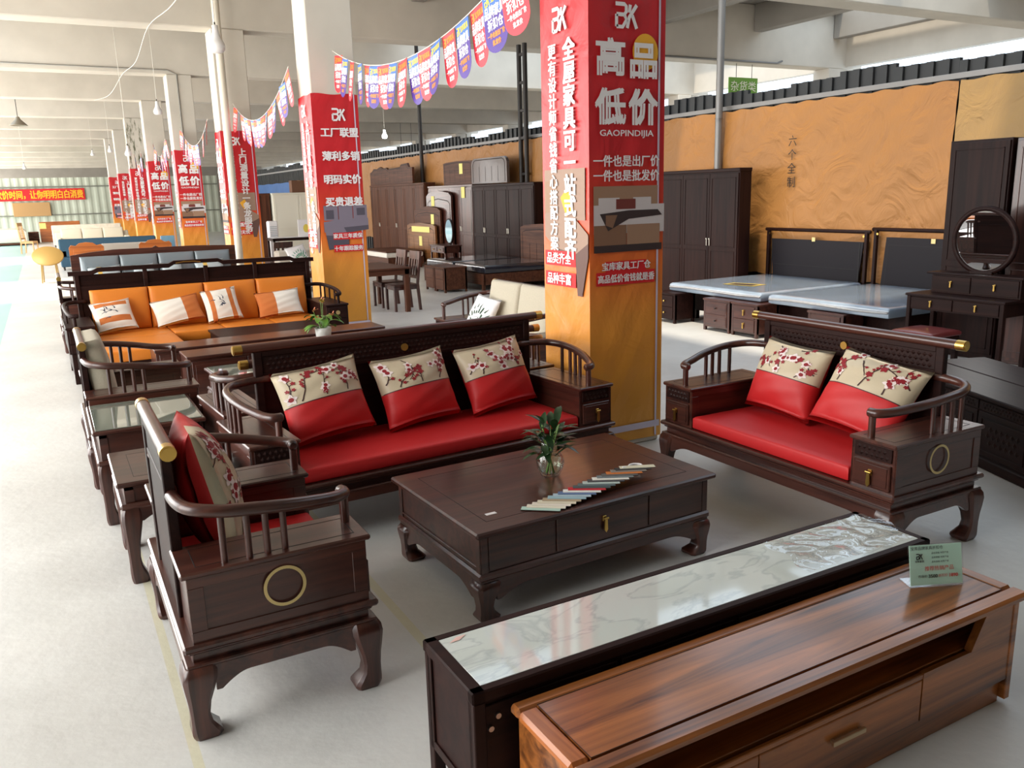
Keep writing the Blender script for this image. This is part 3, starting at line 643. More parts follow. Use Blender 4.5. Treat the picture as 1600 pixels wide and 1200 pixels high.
def rose_sofa(t, Wd, D, arms=(.28, .28), zt=.645, hb=1.06, ringside=(), cols=None, cushion=True, lowrail=False, medal=True):
    # legs
    for (cx, cy, ix, iy) in ((.045, .045, 1, 1), (Wd-.045, .045, -1, 1), (.045, D-.045, 1, -1), (Wd-.045, D-.045, -1, -1)):
        leg_mb(.29, .105, cx, cy, ix, iy).build('leg', rose('z'), t)
    ap = MB(); apron(ap, .09, Wd-.09, .235, .285, -.002, .022); apron(ap, .09, Wd-.09, .235, .285, D-.022, D+.002)
    apron(ap, .09, D-.09, .235, .285, -.002, .022, 'yz'); apron(ap, .09, D-.09, .235, .285, Wd-.022, Wd+.002, 'yz'); ap.build('apron', rose('x'), t)
    b = MB(); b.box(-.004, Wd+.004, -.004, D+.004, .283, .300, 0, .006); b.box(.022, Wd-.022, .022, D-.022, .298, .336, 0, .003)
    b.box(.008, Wd-.008, .008, D-.008, .334, .352, 0, .006); b.box(-.012, Wd+.012, -.012, D+.008, .350, .378, 0, .009)
    b.build('seat_base', rose('x'), t)
    armrest(t, 0, arms[0], D, zt, -1, True, -1 in ringside); armrest(t, Wd-arms[1], Wd, D, zt, 1, True, 1 in ringside)
    # back
    y0, y1 = D-.055, D-.015; zb = hb-.035
    k = MB(); xa, xb = .24, Wd-.24
    k.box(xa, xa+.05, y0, y1, .375, zb, 0, .004); k.box(xb-.05, xb, y0, y1, .375, zb, 0, .004)
    k.box(xa+.05, xb-.05, y0+.012, y1-.008, .375, zb-.02, 0, 0)
    k.box(xa+.05, xb-.05, y0+.002, y1, zb-.03, zb, 0, .003); k.box(xa+.05, xb-.05, y0+.004, y1-.004, zb-.155, zb-.13, 0, .003)
    n = max(1, round((xb-xa)/.55))
    for i in range(1, n): X = xa+(xb-xa)*i/n; k.box(X-.025, X+.025, y0+.006, y1-.004, .375, zb-.15, 0, .003)
    k.build('backrest', ebony('x'), t)
    c = MB(); c.box(xa+.055, xb-.055, y0+.009, y0+.0125, zb-.128, zb-.033, 0, 0); carved(c, xa+.06, xb-.06, zb-.124, zb-.037, y0+.009); c.build('carved_panel', ebony('x'), t)
    yc = (y0+y1)/2; r = MB(); r.tube([(xa-.06, yc, hb-.012), (xb+.06, yc, hb-.012)], .027, 14, 0, False); r.build('top_rail', rose('x'), t)
    for s, X in ((-1, xa-.06), (1, xb+.06)):
        e = MB(); e.cyl((X if s > 0 else X-.05, yc, hb-.012), .029, .05, 'x', 16); e.cyl((X+s*.05-(.004 if s < 0 else 0), yc, hb-.012), .022, .004, 'x', 16); e.build('brass_cap', BRASS, t)
    if medal:
        e = MB(); e.cyl(((xa+xb)/2, y0-.004, zb-.08), .024, .010, 'y', 18); e.build('medallion', mat('old_brass', (168, 128, 62), .4, metal=.8), t)
def seat_pad(x0, x1, y0, y1, z0, z1, m_, parent=None, name='seat_cushion', puff=.006, rad=.014):
    nx = max(4, int((x1-x0)/.06)); ny = max(4, int((y1-y0)/.06)); vs = []; fs = []
    def rim(t): return 1-max(0, 1-t/rad)**2 if t < rad else 1
    xs = [x0, x0+rad*.3, x0+rad]+[x0+rad+(x1-x0-2*rad)*i/nx for i in range(1, nx)]+[x1-rad, x1-rad*.3, x1]
    ys = [y0, y0+rad*.3, y0+rad]+[y0+rad+(y1-y0-2*rad)*i/ny for i in range(1, ny)]+[y1-rad, y1-rad*.3, y1]
    h = z1-z0
    def Z(x, y, top):
        f = math.sqrt(max(0, rim(x-x0)*rim(x1-x)*rim(y-y0)*rim(y1-y))); c = 16*(x-x0)*(x1-x)*(y-y0)*(y1-y)/((x1-x0)**2*(y1-y0)**2)
        return (z1-rad*(1-f)+puff*c) if top else z0+rad*.6*(1-f)
    NX, NY = len(xs), len(ys)
    for top in (True, False):
        o = len(vs)
        for x in xs:
            for y in ys: vs.append((x, y, Z(x, y, top)))
        for i in range(NX-1):
            for j in range(NY-1):
                a = o+i*NY+j; fs.append((a, a+1, a+NY+1, a+NY))
    o = NX*NY
    for i in range(NX-1): fs += [(i*NY, (i+1)*NY, o+(i+1)*NY, o+i*NY), (i*NY+NY-1, (i+1)*NY+NY-1, o+(i+1)*NY+NY-1, o+i*NY+NY-1)]
    for j in range(NY-1): fs += [(j, j+1, o+j+1, o+j), ((NX-1)*NY+j, (NX-1)*NY+j+1, o+(NX-1)*NY+j+1, o+(NX-1)*NY+j)]
    o_ = MB().add(vs, fs, 0, True).build(name, m_, parent)
    o_.data.set_sharp_from_angle(angle=R(55)); return o_

# scatter pillows -----------------------------------------------------------
def pillow(name, label, w, h, t, mats, painter, bot, rz, lean, roll=0.0, seed=0, group=None, mat_fn=None, bend=0.0, back=None):
    rnd = random.Random(seed); N = 22; ph = [rnd.uniform(0, 6.28) for _ in range(6)]
    def S(u, v, side=-1):
        x = w/2*u*(1-.075*(1-v*v)); z = h/2*v*(1-.075*(1-u*u))
        e = max(0, (1-u*u)*(1-v*v)); th = t/2*e**.52
        th += .004*math.sin(u*9+v*5+ph[0])*e**.3*(abs(u)**2+abs(v)**2)+.003*math.sin(u*5-v*13+ph[1])*e**.3
        z += bend*(1-v)*0
        return Vector((x, side*th, z+h/2))
    m = MB()
    for side in (-1, 1):
        vs = [S(-1+2*i/N, -1+2*j/N, side) for i in range(N+1) for j in range(N+1)]
        for j in range(N):
            vm = -1+2*(j+.5)/N
            fs = []; 
            by = {}
            for i in range(N):
                um = -1+2*(i+.5)/N; a = i*(N+1)+j
                by.setdefault(back if (back is not None and side > 0) else (mat_fn(um, vm) if mat_fn else 0), []).append((a, a+1, a+N+2, a+N+1))
            for mi, F in by.items():
                o = len(m.v); used = {}
                nf = []
                for f in F:
                    g = []
                    for q in f:
                        if q not in used: used[q] = o+len(used); m.v.append(vs[q])
                        g.append(used[q])
                    nf.append(tuple(g))
                m.f += nf; m.m += [mi]*len(nf); m.sm += [True]*len(nf)
    # weld the strips
    if painter: painter(m, lambda u, v, o=.0012: S(u, v, -1)+Vector((0, -o, 0)), rnd)
    o = m.build(name, mats)
    bm = bmesh.new(); bm.from_mesh(o.data); bmesh.ops.remove_doubles(bm, verts=bm.verts, dist=1e-5); bm.to_mesh(o.data); bm.free()
    M = Matrix.Rotation(R(rz), 4, 'Z') @ Matrix.Rotation(R(-lean), 4, 'X') @ Matrix.Rotation(R(roll), 4, 'Y')
    # drop so that the lowest point touches the seat
    zmin = min((M @ v.co).z for v in o.data.vertices)
    o.matrix_world = Matrix.Translation(Vector(bot)-Vector((0, 0, zmin))) @ M
    return tag(o, label, 'pillow', group)
def plum(m, S, rnd, v0=.02, dens=1.0):
    """plum blossom branches printed over the part above v0 (material 2 branch, 3 white, 4 red)"""
    def ribbon(pts, w):
        vs = []; n = len(pts)
        for i, (a, b) in enumerate(pts):
            c, d = pts[min(i+1, n-1)], pts[max(i-1, 0)]; tx, tz = c[0]-d[0], c[1]-d[1]; L = math.hypot(tx, tz) or 1
            ww = w*(1-.6*i/n)
            vs += [S(a-tz/L*ww, b+tx/L*ww, .0028), S(a+tz/L*ww, b-tx/L*ww, .0028)]
        m.add(vs, [(2*i, 2*i+1, 2*i+3, 2*i+2) for i in range(n-1)], 2)
    def flower(u, v, r, red):
        if not (-.95 < u < .95 and v0+.04 < v < .95): return
        a0 = rnd.uniform(0, 6)
        P = [(u+r*(1+.28*math.cos(5*k))*math.cos(k+a0), v+r*(1+.28*math.cos(5*k))*math.sin(k+a0)) for k in [2*math.pi*i/20 for i in range(20)]]
        P = [(max(-.97, min(.97, a)), max(v0, min(.97, b))) for a, b in P]
        m.add([S(u, v, .0036)]+[S(a, b, .0036) for a, b in P], [(0, i+1, (i+1) % 20+1) for i in range(20)], 4 if red else 3)
        if not red:
            Q = [(u+r*.5*math.cos(k), v+r*.5*math.sin(k)) for k in [2*math.pi*i/10 for i in range(10)]]
            m.add([S(u, v, .0046)]+[S(a, b, .0046) for a, b in Q], [(0, i+1, (i+1) % 10+1) for i in range(10)], 4)
    starts = [(-.9, rnd.uniform(.15, .4), rnd.uniform(.3, .8)), (-.62, v0+.03, rnd.uniform(1.1, 1.5)), (-.3, rnd.uniform(.75, .9), rnd.uniform(-.9, -.4)), (-.02, v0+.03, rnd.uniform(1.2, 1.9)), (.3, rnd.uniform(.5, .9), rnd.uniform(-.8, .3)), (.52, v0+.03, rnd.uniform(1.0, 1.6)), (.9, rnd.uniform(.2, .5), rnd.uniform(2.2, 2.8))]
    for (u, v, ang) in starts:
        pts = []; cv = rnd.uniform(-.12, .12)
        for i in range(rnd.choice((8, 10, 12))):
            if not (-.94 < u < .94 and v0 < v < .94): break
            pts.append((u, v)); ang += cv+rnd.uniform(-.28, .28); u += .062*math.cos(ang); v += .07*math.sin(ang)
            if i and rnd.random() < .5:
                sd = rnd.choice((-1, 1)); L = rnd.uniform(.06, .13); e = (u+L*math.cos(ang+sd*.8), v+L*math.sin(ang+sd*.8))
                if abs(e[0]) < .93 and v0 < e[1] < .93 and abs(u) < .93 and v0 < v < .93:
                    ribbon([(u, v), ((u+e[0])/2, (v+e[1])/2+.008), e], .011); flower(e[0], e[1], rnd.uniform(.028, .05), True)
            if rnd.random() < .16: flower(u+rnd.uniform(-.04, .04), v+rnd.uniform(-.04, .04), rnd.uniform(.09, .12), False)
            elif rnd.random() < .14: flower(u+rnd.uniform(-.06, .06), v+rnd.uniform(-.06, .06), rnd.uniform(.055, .08), True)
        if len(pts) > 2: ribbon(pts, .015)
PLM = [BEIGEPRINT, RED, BRANCH, FLW_W, FLW_R, mat('piping_dark', (84, 44, 44), .6)]
def plum_painter(m, S, rnd):
    plum(m, S, rnd, .03)
    m.add([p for i in range(31) for p in (S(-.985+1.97*i/30, -.012, .002), S(-.985+1.97*i/30, .012, .002))], [(2*i, 2*i+1, 2*i+3, 2*i+2) for i in range(30)], 5)
def plum_pillow(label, bot, rz, lean, roll, seed, s=.5, group='plum blossom pillows'):
    return pillow('scatter_pillow', label, s*1.1, s*.96, .25, PLM, plum_painter, bot, rz, lean, roll, seed, group, lambda u, v: 0 if v > 0 else 1, back=1)

def local(t, p):
    return (Matrix.Translation(t.location) @ t.rotation_euler.to_matrix().to_4x4()) @ Vector(p)
def place_pad(t, o, label, cat, group=None):
    o.location = t.location; o.rotation_euler = t.rotation_euler; return tag(o, label, cat, group)

# red set: three-seat sofa
SF = thing('rosewood_sofa', 'long dark carved wooden three seat sofa with brass rail ends by the near pillar', 'sofa', (.787, 4.335, 0), 3.6, 'carved dark wooden seats with red cushions')
rose_sofa(SF, 2.43, .70)
place_pad(SF, seat_pad(.285, 2.145, .02, .64, .379, .460, RED), 'long red seat cushion on the three seat sofa', 'seat cushion', 'red seat cushions')
for x, lab, ro, sd, dy in ((.62, 'plum blossom pillow at the left end of the three seat sofa', -7, 3, 0), (1.23, 'plum blossom pillow in the middle of the three seat sofa', -4, 12, .0), (1.83, 'plum blossom pillow at the right end of the three seat sofa', -5, 25, .0)):
    plum_pillow(lab, local(SF, (x, .40, .470)), 3.6+(-3 if x < 1 else 3), 24, ro, sd, .49)
# two-seat sofa
LS = thing('rosewood_sofa', 'dark carved wooden two seat sofa with ring inlay, right of the near pillar', 'sofa', (3.506, 4.336, 0), -90, 'carved dark wooden seats with red cushions')
rose_sofa(LS, 1.79, .72, ringside=(1,))
place_pad(LS, seat_pad(.285, 1.505, .02, .66, .379, .460, RED), 'red seat cushion on the two seat sofa', 'seat cushion', 'red seat cushions')
plum_pillow('plum blossom pillow at the far end of the two seat sofa', local(LS, (.60, .42, .470)), -90, 22, 3, 41, .50)
plum_pillow('plum blossom pillow slumped beside the ringed arm of the two seat sofa', local(LS, (1.20, .36, .470)), -84, 32, 8, 57, .52)
# armchair
AC = thing('rosewood_armchair', 'dark carved wooden armchair with brass ring inlay, nearest on the left', 'armchair', (.945, 2.905, 0), 90, 'carved dark wooden seats with red cushions')
rose_sofa(AC, 1.13, .70, arms=(.27, .27), ringside=(-1,), medal=False)
place_pad(AC, seat_pad(.275, .855, .02, .64, .379, .460, RED), 'red seat cushion on the carved armchair', 'seat cushion', 'red seat cushions')
plum_pillow('plum blossom pillow standing against the back of the carved armchair', local(AC, (.79, .49, .470)), 88, 12, -88, 77, .54)

# coffee table with the things on it
CT = thing('coffee_table', 'low dark rosewood coffee table in the middle of the red seating set', 'table', (1.483, 3.09, 0), 2.4)
w, d, h = 1.43, .95, .45
m = MB(); m.box(0, w, 0, d, h-.028, h, 0, .008); m.build('table_top', rose('x'), CT)
m = MB()
for (a, b_, c, e) in ((.11, w-.11, .11, .113), (.11, w-.11, d-.113, d-.11)): m.box(a, b_, c, e, h, h+.0008, b=0)
for X in (.11, w-.113): m.box(X, X+.003, .11, d-.11, h, h+.0008, b=0)
m.build('groove_line', BLACK, CT)
m = MB(); m.box(.035, w-.035, .035, d-.035, .24, h-.026, 0, .003)
for (xa, xb) in ((.035, .07), (w-.07, w-.035)): m.box(xa, xb, .030, .036, .24, h-.03, 0, .002)
m.box(.028, .036, .07, d-.07, .26, .268, 0, .002); m.box(.028, .036, .035, .07, .24, h-.03, 0, .002); m.box(.028, .036, d-.07, d-.035, .24, h-.03, 0, .002); m.box(.028, .036, .07, d-.07, h-.05, h-.03, 0, .002)
m.build('body', rose('x'), CT)
m = MB(); m.box(.44, w-.44, .026, .036, .25, h-.035, 0, .004); dr = m.build('drawer', rose('x'), CT); pull(dr, w/2, .026, .335, .9)
for xa, xb in ((.075, .43), (w-.43, w-.075)): MB().box(xa, xb, .028, .036, .25, h-.035, 0, .004).build('front_panel', rose('x'), CT)
m = MB(); m.box(.02, w-.02, .02, d-.02, .205, .242, 0, .010); m.box(.03, w-.03, .03, d-.03, .19, .206, 0, .002); m.build('base_moulding', rose('x'), CT)
m = MB(); apron(m, .11, w-.11, .15, .192, .03, .055); apron(m, .11, w-.11, .15, .192, d-.055, d-.03); apron(m, .11, d-.11, .15, .192, .03, .055, 'yz'); apron(m, .11, d-.11, .15, .192, w-.055, w-.03, 'yz'); m.build('apron', rose('x'), CT)
for (cx, cy, ix, iy) in ((.078, .078, 1, 1), (w-.078, .078, -1, 1), (.078, d-.078, 1, -1), (w-.078, d-.078, -1, -1)): leg_mb(.195, .105, cx, cy, ix, iy).build('leg', rose('z'), CT)
m = MB(); m.box(.15, .205, .175, .198, h, h+.0012, b=0); m.build('paper_label', WHITE, CT)
# vase and cut greenery
vx, vy = 2.17, 3.60
VS = thing('glass_vase', 'small clear glass vase with water on the coffee table', 'vase', (vx, vy, .4512))
prof = [(.0, .004), (.038, .004), (.048, .008), (.070, .045), (.075, .075), (.066, .108), (.046, .14), (.042, .16), (.055, .185)]
inner = [(r-.004 if r > .01 else 0, z+(.005 if z < .01 else 0)) for r, z in prof][::-1]
MB().lathe([(0, 0), (.040, 0), (.050, .004)]+prof[3:]+inner, seg=28).build('vessel', GLASS, VS)
MB().lathe([(0, .0095), (.040, .010), (.0650, .046), (.0700, .075), (.064, .10), (0, .1005)], seg=24).build('water', WATER, VS)
def leaf(m, p0, d, L, wd, droop, mi=0, n=7, up=(0, 0, 1)):
    p = Vector(p0); d = Vector(d).normalized(); side = d.cross(Vector(up)); side = side.normalized() if side.length > .01 else Vector((1, 0, 0)); vs = []
    for i in range(n+1):
        t = i/n; wv = wd*math.sin(math.pi*(t*.9+.08))**.8*(1-.2*t); nn = side.cross(d)
        vs += [p-side*wv+nn*wv*.25, p.copy(), p+side*wv+nn*wv*.25]
        d = (d-Vector((0, 0, 1))*droop/n).normalized(); p = p+d*(L/n)
    m.add(vs, [f for i in range(n) for f in ((3*i, 3*i+1, 3*i+4, 3*i+3), (3*i+1, 3*i+2, 3*i+5, 3*i+4))], mi, True)
PL = thing('cut_greenery', 'bunch of dark green leafy stems standing in the glass vase', 'plant', (vx, vy, .462))
rnd = random.Random(5)
for k in range(7):
    a = k*2.4; top = Vector((.05*math.cos(a), .05*math.sin(a), .22+.05*rnd.random())); b0 = Vector((-.022*math.cos(a), -.022*math.sin(a), .002))
    MB().tube(catmull([b0, (0.010*math.cos(a), .010*math.sin(a), .12), top], 4), .0035, 6).build('stem', mat('stem_green', (120, 150, 80), .4), PL)
    for q in range(6):
        m = MB(); aa = a+rnd.uniform(-1.6, 1.6); zz = top.z-.03*q+.01; el = rnd.uniform(-.1, 1.2)
        if q == 0: el = 1.4
        leaf(m, (top.x*(.8), top.y*.8, zz), (math.cos(aa), math.sin(aa), el), rnd.uniform(.10, .135), .022, rnd.uniform(.3, 1.1)); m.build('leaf', LEAF, PL)
# fabric swatches fanned on a ring
SW = thing('fabric_swatch_book', 'fanned out book of fabric swatches with white hanging loop on the coffee table', 'swatch book', (0, 0, .4512))
cols = [(178, 206, 192), (222, 214, 196), (224, 214, 200), (214, 204, 182), (172, 152, 124), (150, 178, 188), (168, 186, 196), (92, 112, 148), (228, 226, 220), (190, 36, 46), (70, 82, 84), (90, 104, 106), (176, 190, 184), (70, 70, 72), (226, 222, 212), (116, 124, 126), (98, 96, 94), (206, 118, 52), (140, 130, 120), (58, 56, 56), (222, 216, 190)]
nS = len(cols)
for i, c in enumerate(cols):
    f = i/(nS-1); px = 1.80+(2.46-1.80)*f; py = 3.255+(3.385-3.255)*f
    m = MB(); a = R(-38+14*f); u = Vector((math.cos(a), math.sin(a), 0)); v = Vector((-math.sin(a), math.cos(a), 0)); z = .0015+.0021*i
    P = Vector((px, py, 0)); Lw, ww = .185, .040
    for zz, mi in ((0, 1), (.0022, 0)):
        q = [P+v*(-ww/2), P+u*Lw+v*(-ww/2), P+u*Lw+v*(ww/2), P+v*(ww/2)]
        tl = .004
        vs = [(k.x, k.y, z+zz+(tl if 0 else 0)) for k in q]+[(k.x, k.y, z+zz+.002) for k in q]
        m.add(vs, [(0, 1, 2, 3), (4, 5, 6, 7), (0, 1, 5, 4), (1, 2, 6, 5), (2, 3, 7, 6), (3, 0, 4, 7)], mi)
    m.build('swatch', [mat('cloth_%d' % i, c, .75), BLACK], SW)
m = MB(); P = [Vector((2.575+.035*math.cos(k), 3.40+.03*math.sin(k), .030)) for k in [R(-150+290*i/14) for i in range(15)]]
m.tube([Vector((2.47, 3.37, .048))]+P, .007, 8); m.build('hanging_loop', WHITE, SW)

# marble topped television cabinet
TV = thing('television_cabinet', 'black framed television cabinet with white marble top behind the walnut one', 'cabinet', (.905, 1.955, 0), .3)
w, d, h = 2.06, .365, .5
m = MB(); fr = .035
m.box(0, w, 0, fr, h-.04, h, 0, .005); m.box(0, w, d-fr, d, h-.04, h, 0, .005); m.box(0, fr+.01, 0, d, h-.04, h, 0, .005); m.box(w-fr, w, 0, d, h-.04, h, 0, .005)
m.build('top_frame', ebony('x'), TV)
MB().box(fr+.008, w-fr+.002, fr-.002, d-fr+.002, h-.02, h-.001, 0, .001).build('marble_top', None or bpy.data.materials.new('white_marble'), TV)
mm = bpy.data.materials['white_marble']; mm.use_nodes = True; nt = mm.node_tree; b = nt.nodes['Principled BSDF']
tc = nt.nodes.new('ShaderNodeTexCoord'); n1 = nt.nodes.new('ShaderNodeTexNoise'); n1.inputs['Scale'].default_value = 2.2; n1.inputs['Detail'].default_value = 8; n1.inputs['Distortion'].default_value = 1.6
mp = nt.nodes.new('ShaderNodeMapping'); mp.inputs['Scale'].default_value = (1, 2.6, 1); mp.inputs['Rotation'].default_value = (0, 0, .35)
nt.links.new(tc.outputs['Object'], mp.inputs['Vector']); nt.links.new(mp.outputs['Vector'], n1.inputs['Vector'])
r = nt.nodes.new('ShaderNodeValToRGB'); e = r.color_ramp.elements; e[0].position = .46; e[0].color = lin((208, 213, 208)); e[1].position = .54; e[1].color = lin((204, 210, 204)); q = e.new(.5); q.color = lin((186, 192, 190))
nt.links.new(n1.outputs['Fac'], r.inputs['Fac']); nt.links.new(r.outputs['Color'], b.inputs['Base Color']); b.inputs['Roughness'].default_value = .06; b.inputs['Coat Weight'].default_value = .4
m = MB(); m.box(.012, w-.012, .02, d-.02, .12, h-.04, 0, .003)
m.box(.004, .012, .02, .05, .12, h-.04, 0, .002); m.box(.004, .012, d-.05, d-.02, .12, h-.04, 0, .002); m.box(.004, .012, .02, d-.02, .12, .15, 0, .002)
m.build('body', ebony('x'), TV)
for i in range(4): MB().box(.04+i*.5, .04+i*.5+.48, .012, .021, .14, h-.06, 0, .003).build('front_panel', ebony('x'), TV)
for X in (.004, w-.044):
    for Y in (.004, d-.044): MB().box(X, X+.04, Y, Y+.04, 0, h-.04, 0, .003).build('leg', ebony('z'), TV)
for x, z in ((.085, .40), (.06, .365)):
    MB().cyl((x, .004, z), .009, .010, 'y', 14).build('bolt_cap', CHROME, TV)
m = MB(); m.poly([(.065, .295), (.10, .318), (.135, .318), (.10, .295)], (0, 0, h+.0008), (1, 0, 0), (0, 1, 0)); m.build('paper_label', mat('pink_paper', (230, 190, 180), .7), TV)

rnd = random.Random(3); m = MB(); nx, ny = 60, 24; vs = []
for i in range(nx+1):
    for j in range(ny+1):
        a, b_ = i/nx, j/ny
        vs.append((1.42+.60*a+.05*b_-.02*math.sin(b_*9), .045+.275*b_, h+.0016+.016*abs(noise.noise(Vector((a*5+b_*2, b_*2.2-a*1.5, 1.7))))+.005*abs(noise.noise(Vector((a*14, b_*9, 4.2))))))
m.add(vs, [(i*(ny+1)+j, (i+1)*(ny+1)+j, (i+1)*(ny+1)+j+1, i*(ny+1)+j+1) for i in range(nx) for j in range(ny)], 0, True)
o = m.build('plastic_film', thin_clear('crinkled_clear_film', (.95, .95, .95), 1.7, .03)); o.location = TV.location; o.rotation_euler = TV.rotation_euler
tag(o, 'crinkled clear plastic film lying on the right end of the white marble top', 'plastic film')
# walnut television cabinet in front
WN = thing('television_cabinet', 'long glossy walnut television cabinet nearest the camera with open slot and drawers', 'cabinet', (1.035, 1.565, 0), .3)
w, d, h = 1.89, .365, .45
m = MB(); fr = .045; m.box(fr, w-fr, fr, d-fr, h-.03, h-.0005, 0, 0); m.build('top_panel', walnut('x'), WN)
def bevframe(m, x0, x1, y0, y1):
    pass
m = MB(); m.box(-.02, w+.02, -.02, fr, h-.034, h, 0, .010); m.box(-.02, w+.02, d-fr, d+.006, h-.034, h, 0, .010); m.build('edge_rail', walnut('x'), WN)
MB().box(-.0205, fr, fr-.0005, d-fr+.0005, h-.034, h+.0003, 0, .010).build('edge_rail', orangew('y'), WN); MB().box(w-fr, w+.0205, fr-.0005, d-fr+.0005, h-.034, h+.0003, 0, .010).build('edge_rail', walnut('y'), WN)
m = MB()
for Y in (fr, d-fr): m.box(fr, w-fr, Y-.001, Y+.001, h, h+.0006, b=0)
for X in (fr, w-fr): m.box(X-.001, X+.001, fr, d-fr, h, h+.0006, b=0)
m.build('groove_line', BLACK, WN)
m = MB(); m.box(.0, .03, 0, d-.01, .09, h-.03, 0, .003); m.box(w-.03, w, 0, d-.01, .02, h-.03, 0, .003); m.box(.03, w-.03, d-.03, d-.01, .09, h-.03, 0, 0); m.box(.03, w-.03, .02, d-.03, .085, .105, 0, 0); m.box(.03, w-.03, .035, d-.03, .265, .285, 0, .002)
m.build('carcass', walnut('x'), WN)
m = MB(); m.box(.02, w-.03, .025, d-.03, 0, .09, 0, .003); m.build('plinth', walnut('x'), WN)
# front: right panel with slanted slot edge, drawers below the open slot
m = MB(); m.prism([(w-.52, .105), (w-.012, .105), (w-.012, h-.036), (w-.17, h-.036), (w-.245, .285), (w-.52, .285)], 'xz', .004, .022); m.build('door', walnut('x'), WN)
for i, (xa, xb) in enumerate(((.62, 1.365), (.03, .615))):
    m = MB(); m.box(xa, xb, .004, .022, .105, .262, 0, .003); dr = m.build('drawer', walnut('x'), WN)
    hb = MB(); xm = (xa+xb)/2; hb.box(xm-.075, xm+.075, -.016, -.004, .185, .203, 0, .002); hb.box(xm-.07, xm-.058, -.005, .005, .188, .2, 0, .001); hb.box(xm+.058, xm+.07, -.005, .005, .188, .2, 0, .001); hb.build('handle', mat('champagne_metal', (196, 172, 140), .35, metal=1.0), dr)
m = MB(); m.box(.03, w-.5, .006, .022, .262, .283, 0, .003); m.prism([(w-.17, h-.036), (w-.245, .285), (w-.265, .285), (w-.19, h-.036)], 'xz', .002, .03); m.build('slot_edge', walnut('x'), WN)
# price card
PC = thing('price_card_stand', 'clear acrylic price card stand with pale green card on the walnut cabinet', 'sign', (2.615, 1.80, .4512), -23)
M_ = Matrix.Rotation(R(-12), 4, 'X')
cw, ch = .21, .155
m = MB(); m.box(0, cw, -.003, .0, .0, ch, 0, 0, M_); m.box(0, cw, .0025, .0045, .0, ch, 0, 0, M_); m.box(0, cw, -.003, .07, .0, .003, 0, 0); m.build('holder', ACRYLIC, PC)
u, v = Vector((1, 0, 0)), M_.to_3x3() @ Vector((0, 0, 1))
def cp(x, z, o=0): return M_ @ Vector((x, .0012-o, z))
m = MB(); m.box(.004, cw-.004, .0004, .0018, .004, ch-.003, 0, 0, M_)
m.text('宝库品牌家具折扣仓', .014, cp(.070, ch-.014, .0045), u, v, 1, 0); logo(m, cp(.04, ch-.045, .0045), .02, u, v, 1); m.text('宝库家具', .009, cp(.04, ch-.062, .0045), u, v, 1, .01)
for z in (.034, .050, .066): m.text('品名规格 材质产地', .008, cp(.120, ch-z, .0045), u, v, 1, 0.0)
m.text('推荐热销产品', .019, cp(.115, ch-.090, .0045), u, v, 2, 0); m.text('市场价', .012, cp(.05, ch-.118, .0045), u, v, 1, 0); m.text('3500', .018, cp(.09, ch-.118, .0045), u, v, 1, .02); m.text('折扣价', .012, cp(.130, ch-.118, .0045), u, v, 2, 0); m.text('1890', .018, cp(.170, ch-.118, .0045), u, v, 2, .02)
m.build('card', [mat('pale_green_card', (200, 238, 220), .6), BLACK, mat('card_red', (190, 50, 44), .6)], PC)

# ------------------------------------------------------------------ second row: beige set, back to back with the red one
def on(o, t, p, lean=None, rz=0, roll=0, rx=0):
    """put a loose object at local point p of thing t"""
    M = Matrix.Translation(t.location) @ Matrix.Rotation(t.rotation_euler.z+R(rz), 4, 'Z')
    o.matrix_world = Matrix.Translation(t.location) @ Matrix.Rotation(t.rotation_euler.z, 4, 'Z') @ Matrix.Translation(Vector(p)) @ Matrix.Rotation(R(rz), 4, 'Z') @ Matrix.Rotation(R(rx), 4, 'X')
    return o
def back_pad(t, p, w, h, th, lean, m_, label, group, name='back_cushion', cat='back cushion'):
    o = seat_pad(-w/2, w/2, 0, h, -th/2, th/2, m_, None, name, .02, .035)
    on(o, t, p, rx=90-lean); return tag(o, label, cat, group)
def frame_table(t, w, d, h, m_, top=None, legw=.05, apr=.07, lip=.02, inset=.0, stretch=None, name='table_top'):
    MB().box(-lip, w+lip, -lip, d+lip, h-.028, h, 0, .006).build(name, m_('x'), t)
    if top: MB().box(.03, w-.03, .03, d-.03, h, h+.006, 0, .002).build('glass_sheet', top, t)
    m = MB(); m.box(inset, w-inset, inset, inset+.02, h-.028-apr, h-.027, 0, .002); m.box(inset, w-inset, d-inset-.02, d-inset, h-.028-apr, h-.027, 0, .002); m.box(inset, inset+.02, inset, d-inset, h-.028-apr, h-.027, 0, .002); m.box(w-inset-.02, w-inset, inset, d-inset, h-.028-apr, h-.027, 0, .002)
    m.build('apron', m_('x'), t)
    for X in (inset, w-inset-legw):
        for Y in (inset, d-inset-legw): MB().box(X, X+legw, Y, Y+legw, 0, h-.028, 0, .005).build('leg', m_('z'), t)
    if stretch:
        m = MB(); m.box(inset+.01, w-inset-.01, inset+.015, d-inset-.015, stretch, stretch+.02, 0, .003); m.build('shelf', m_('x'), t)
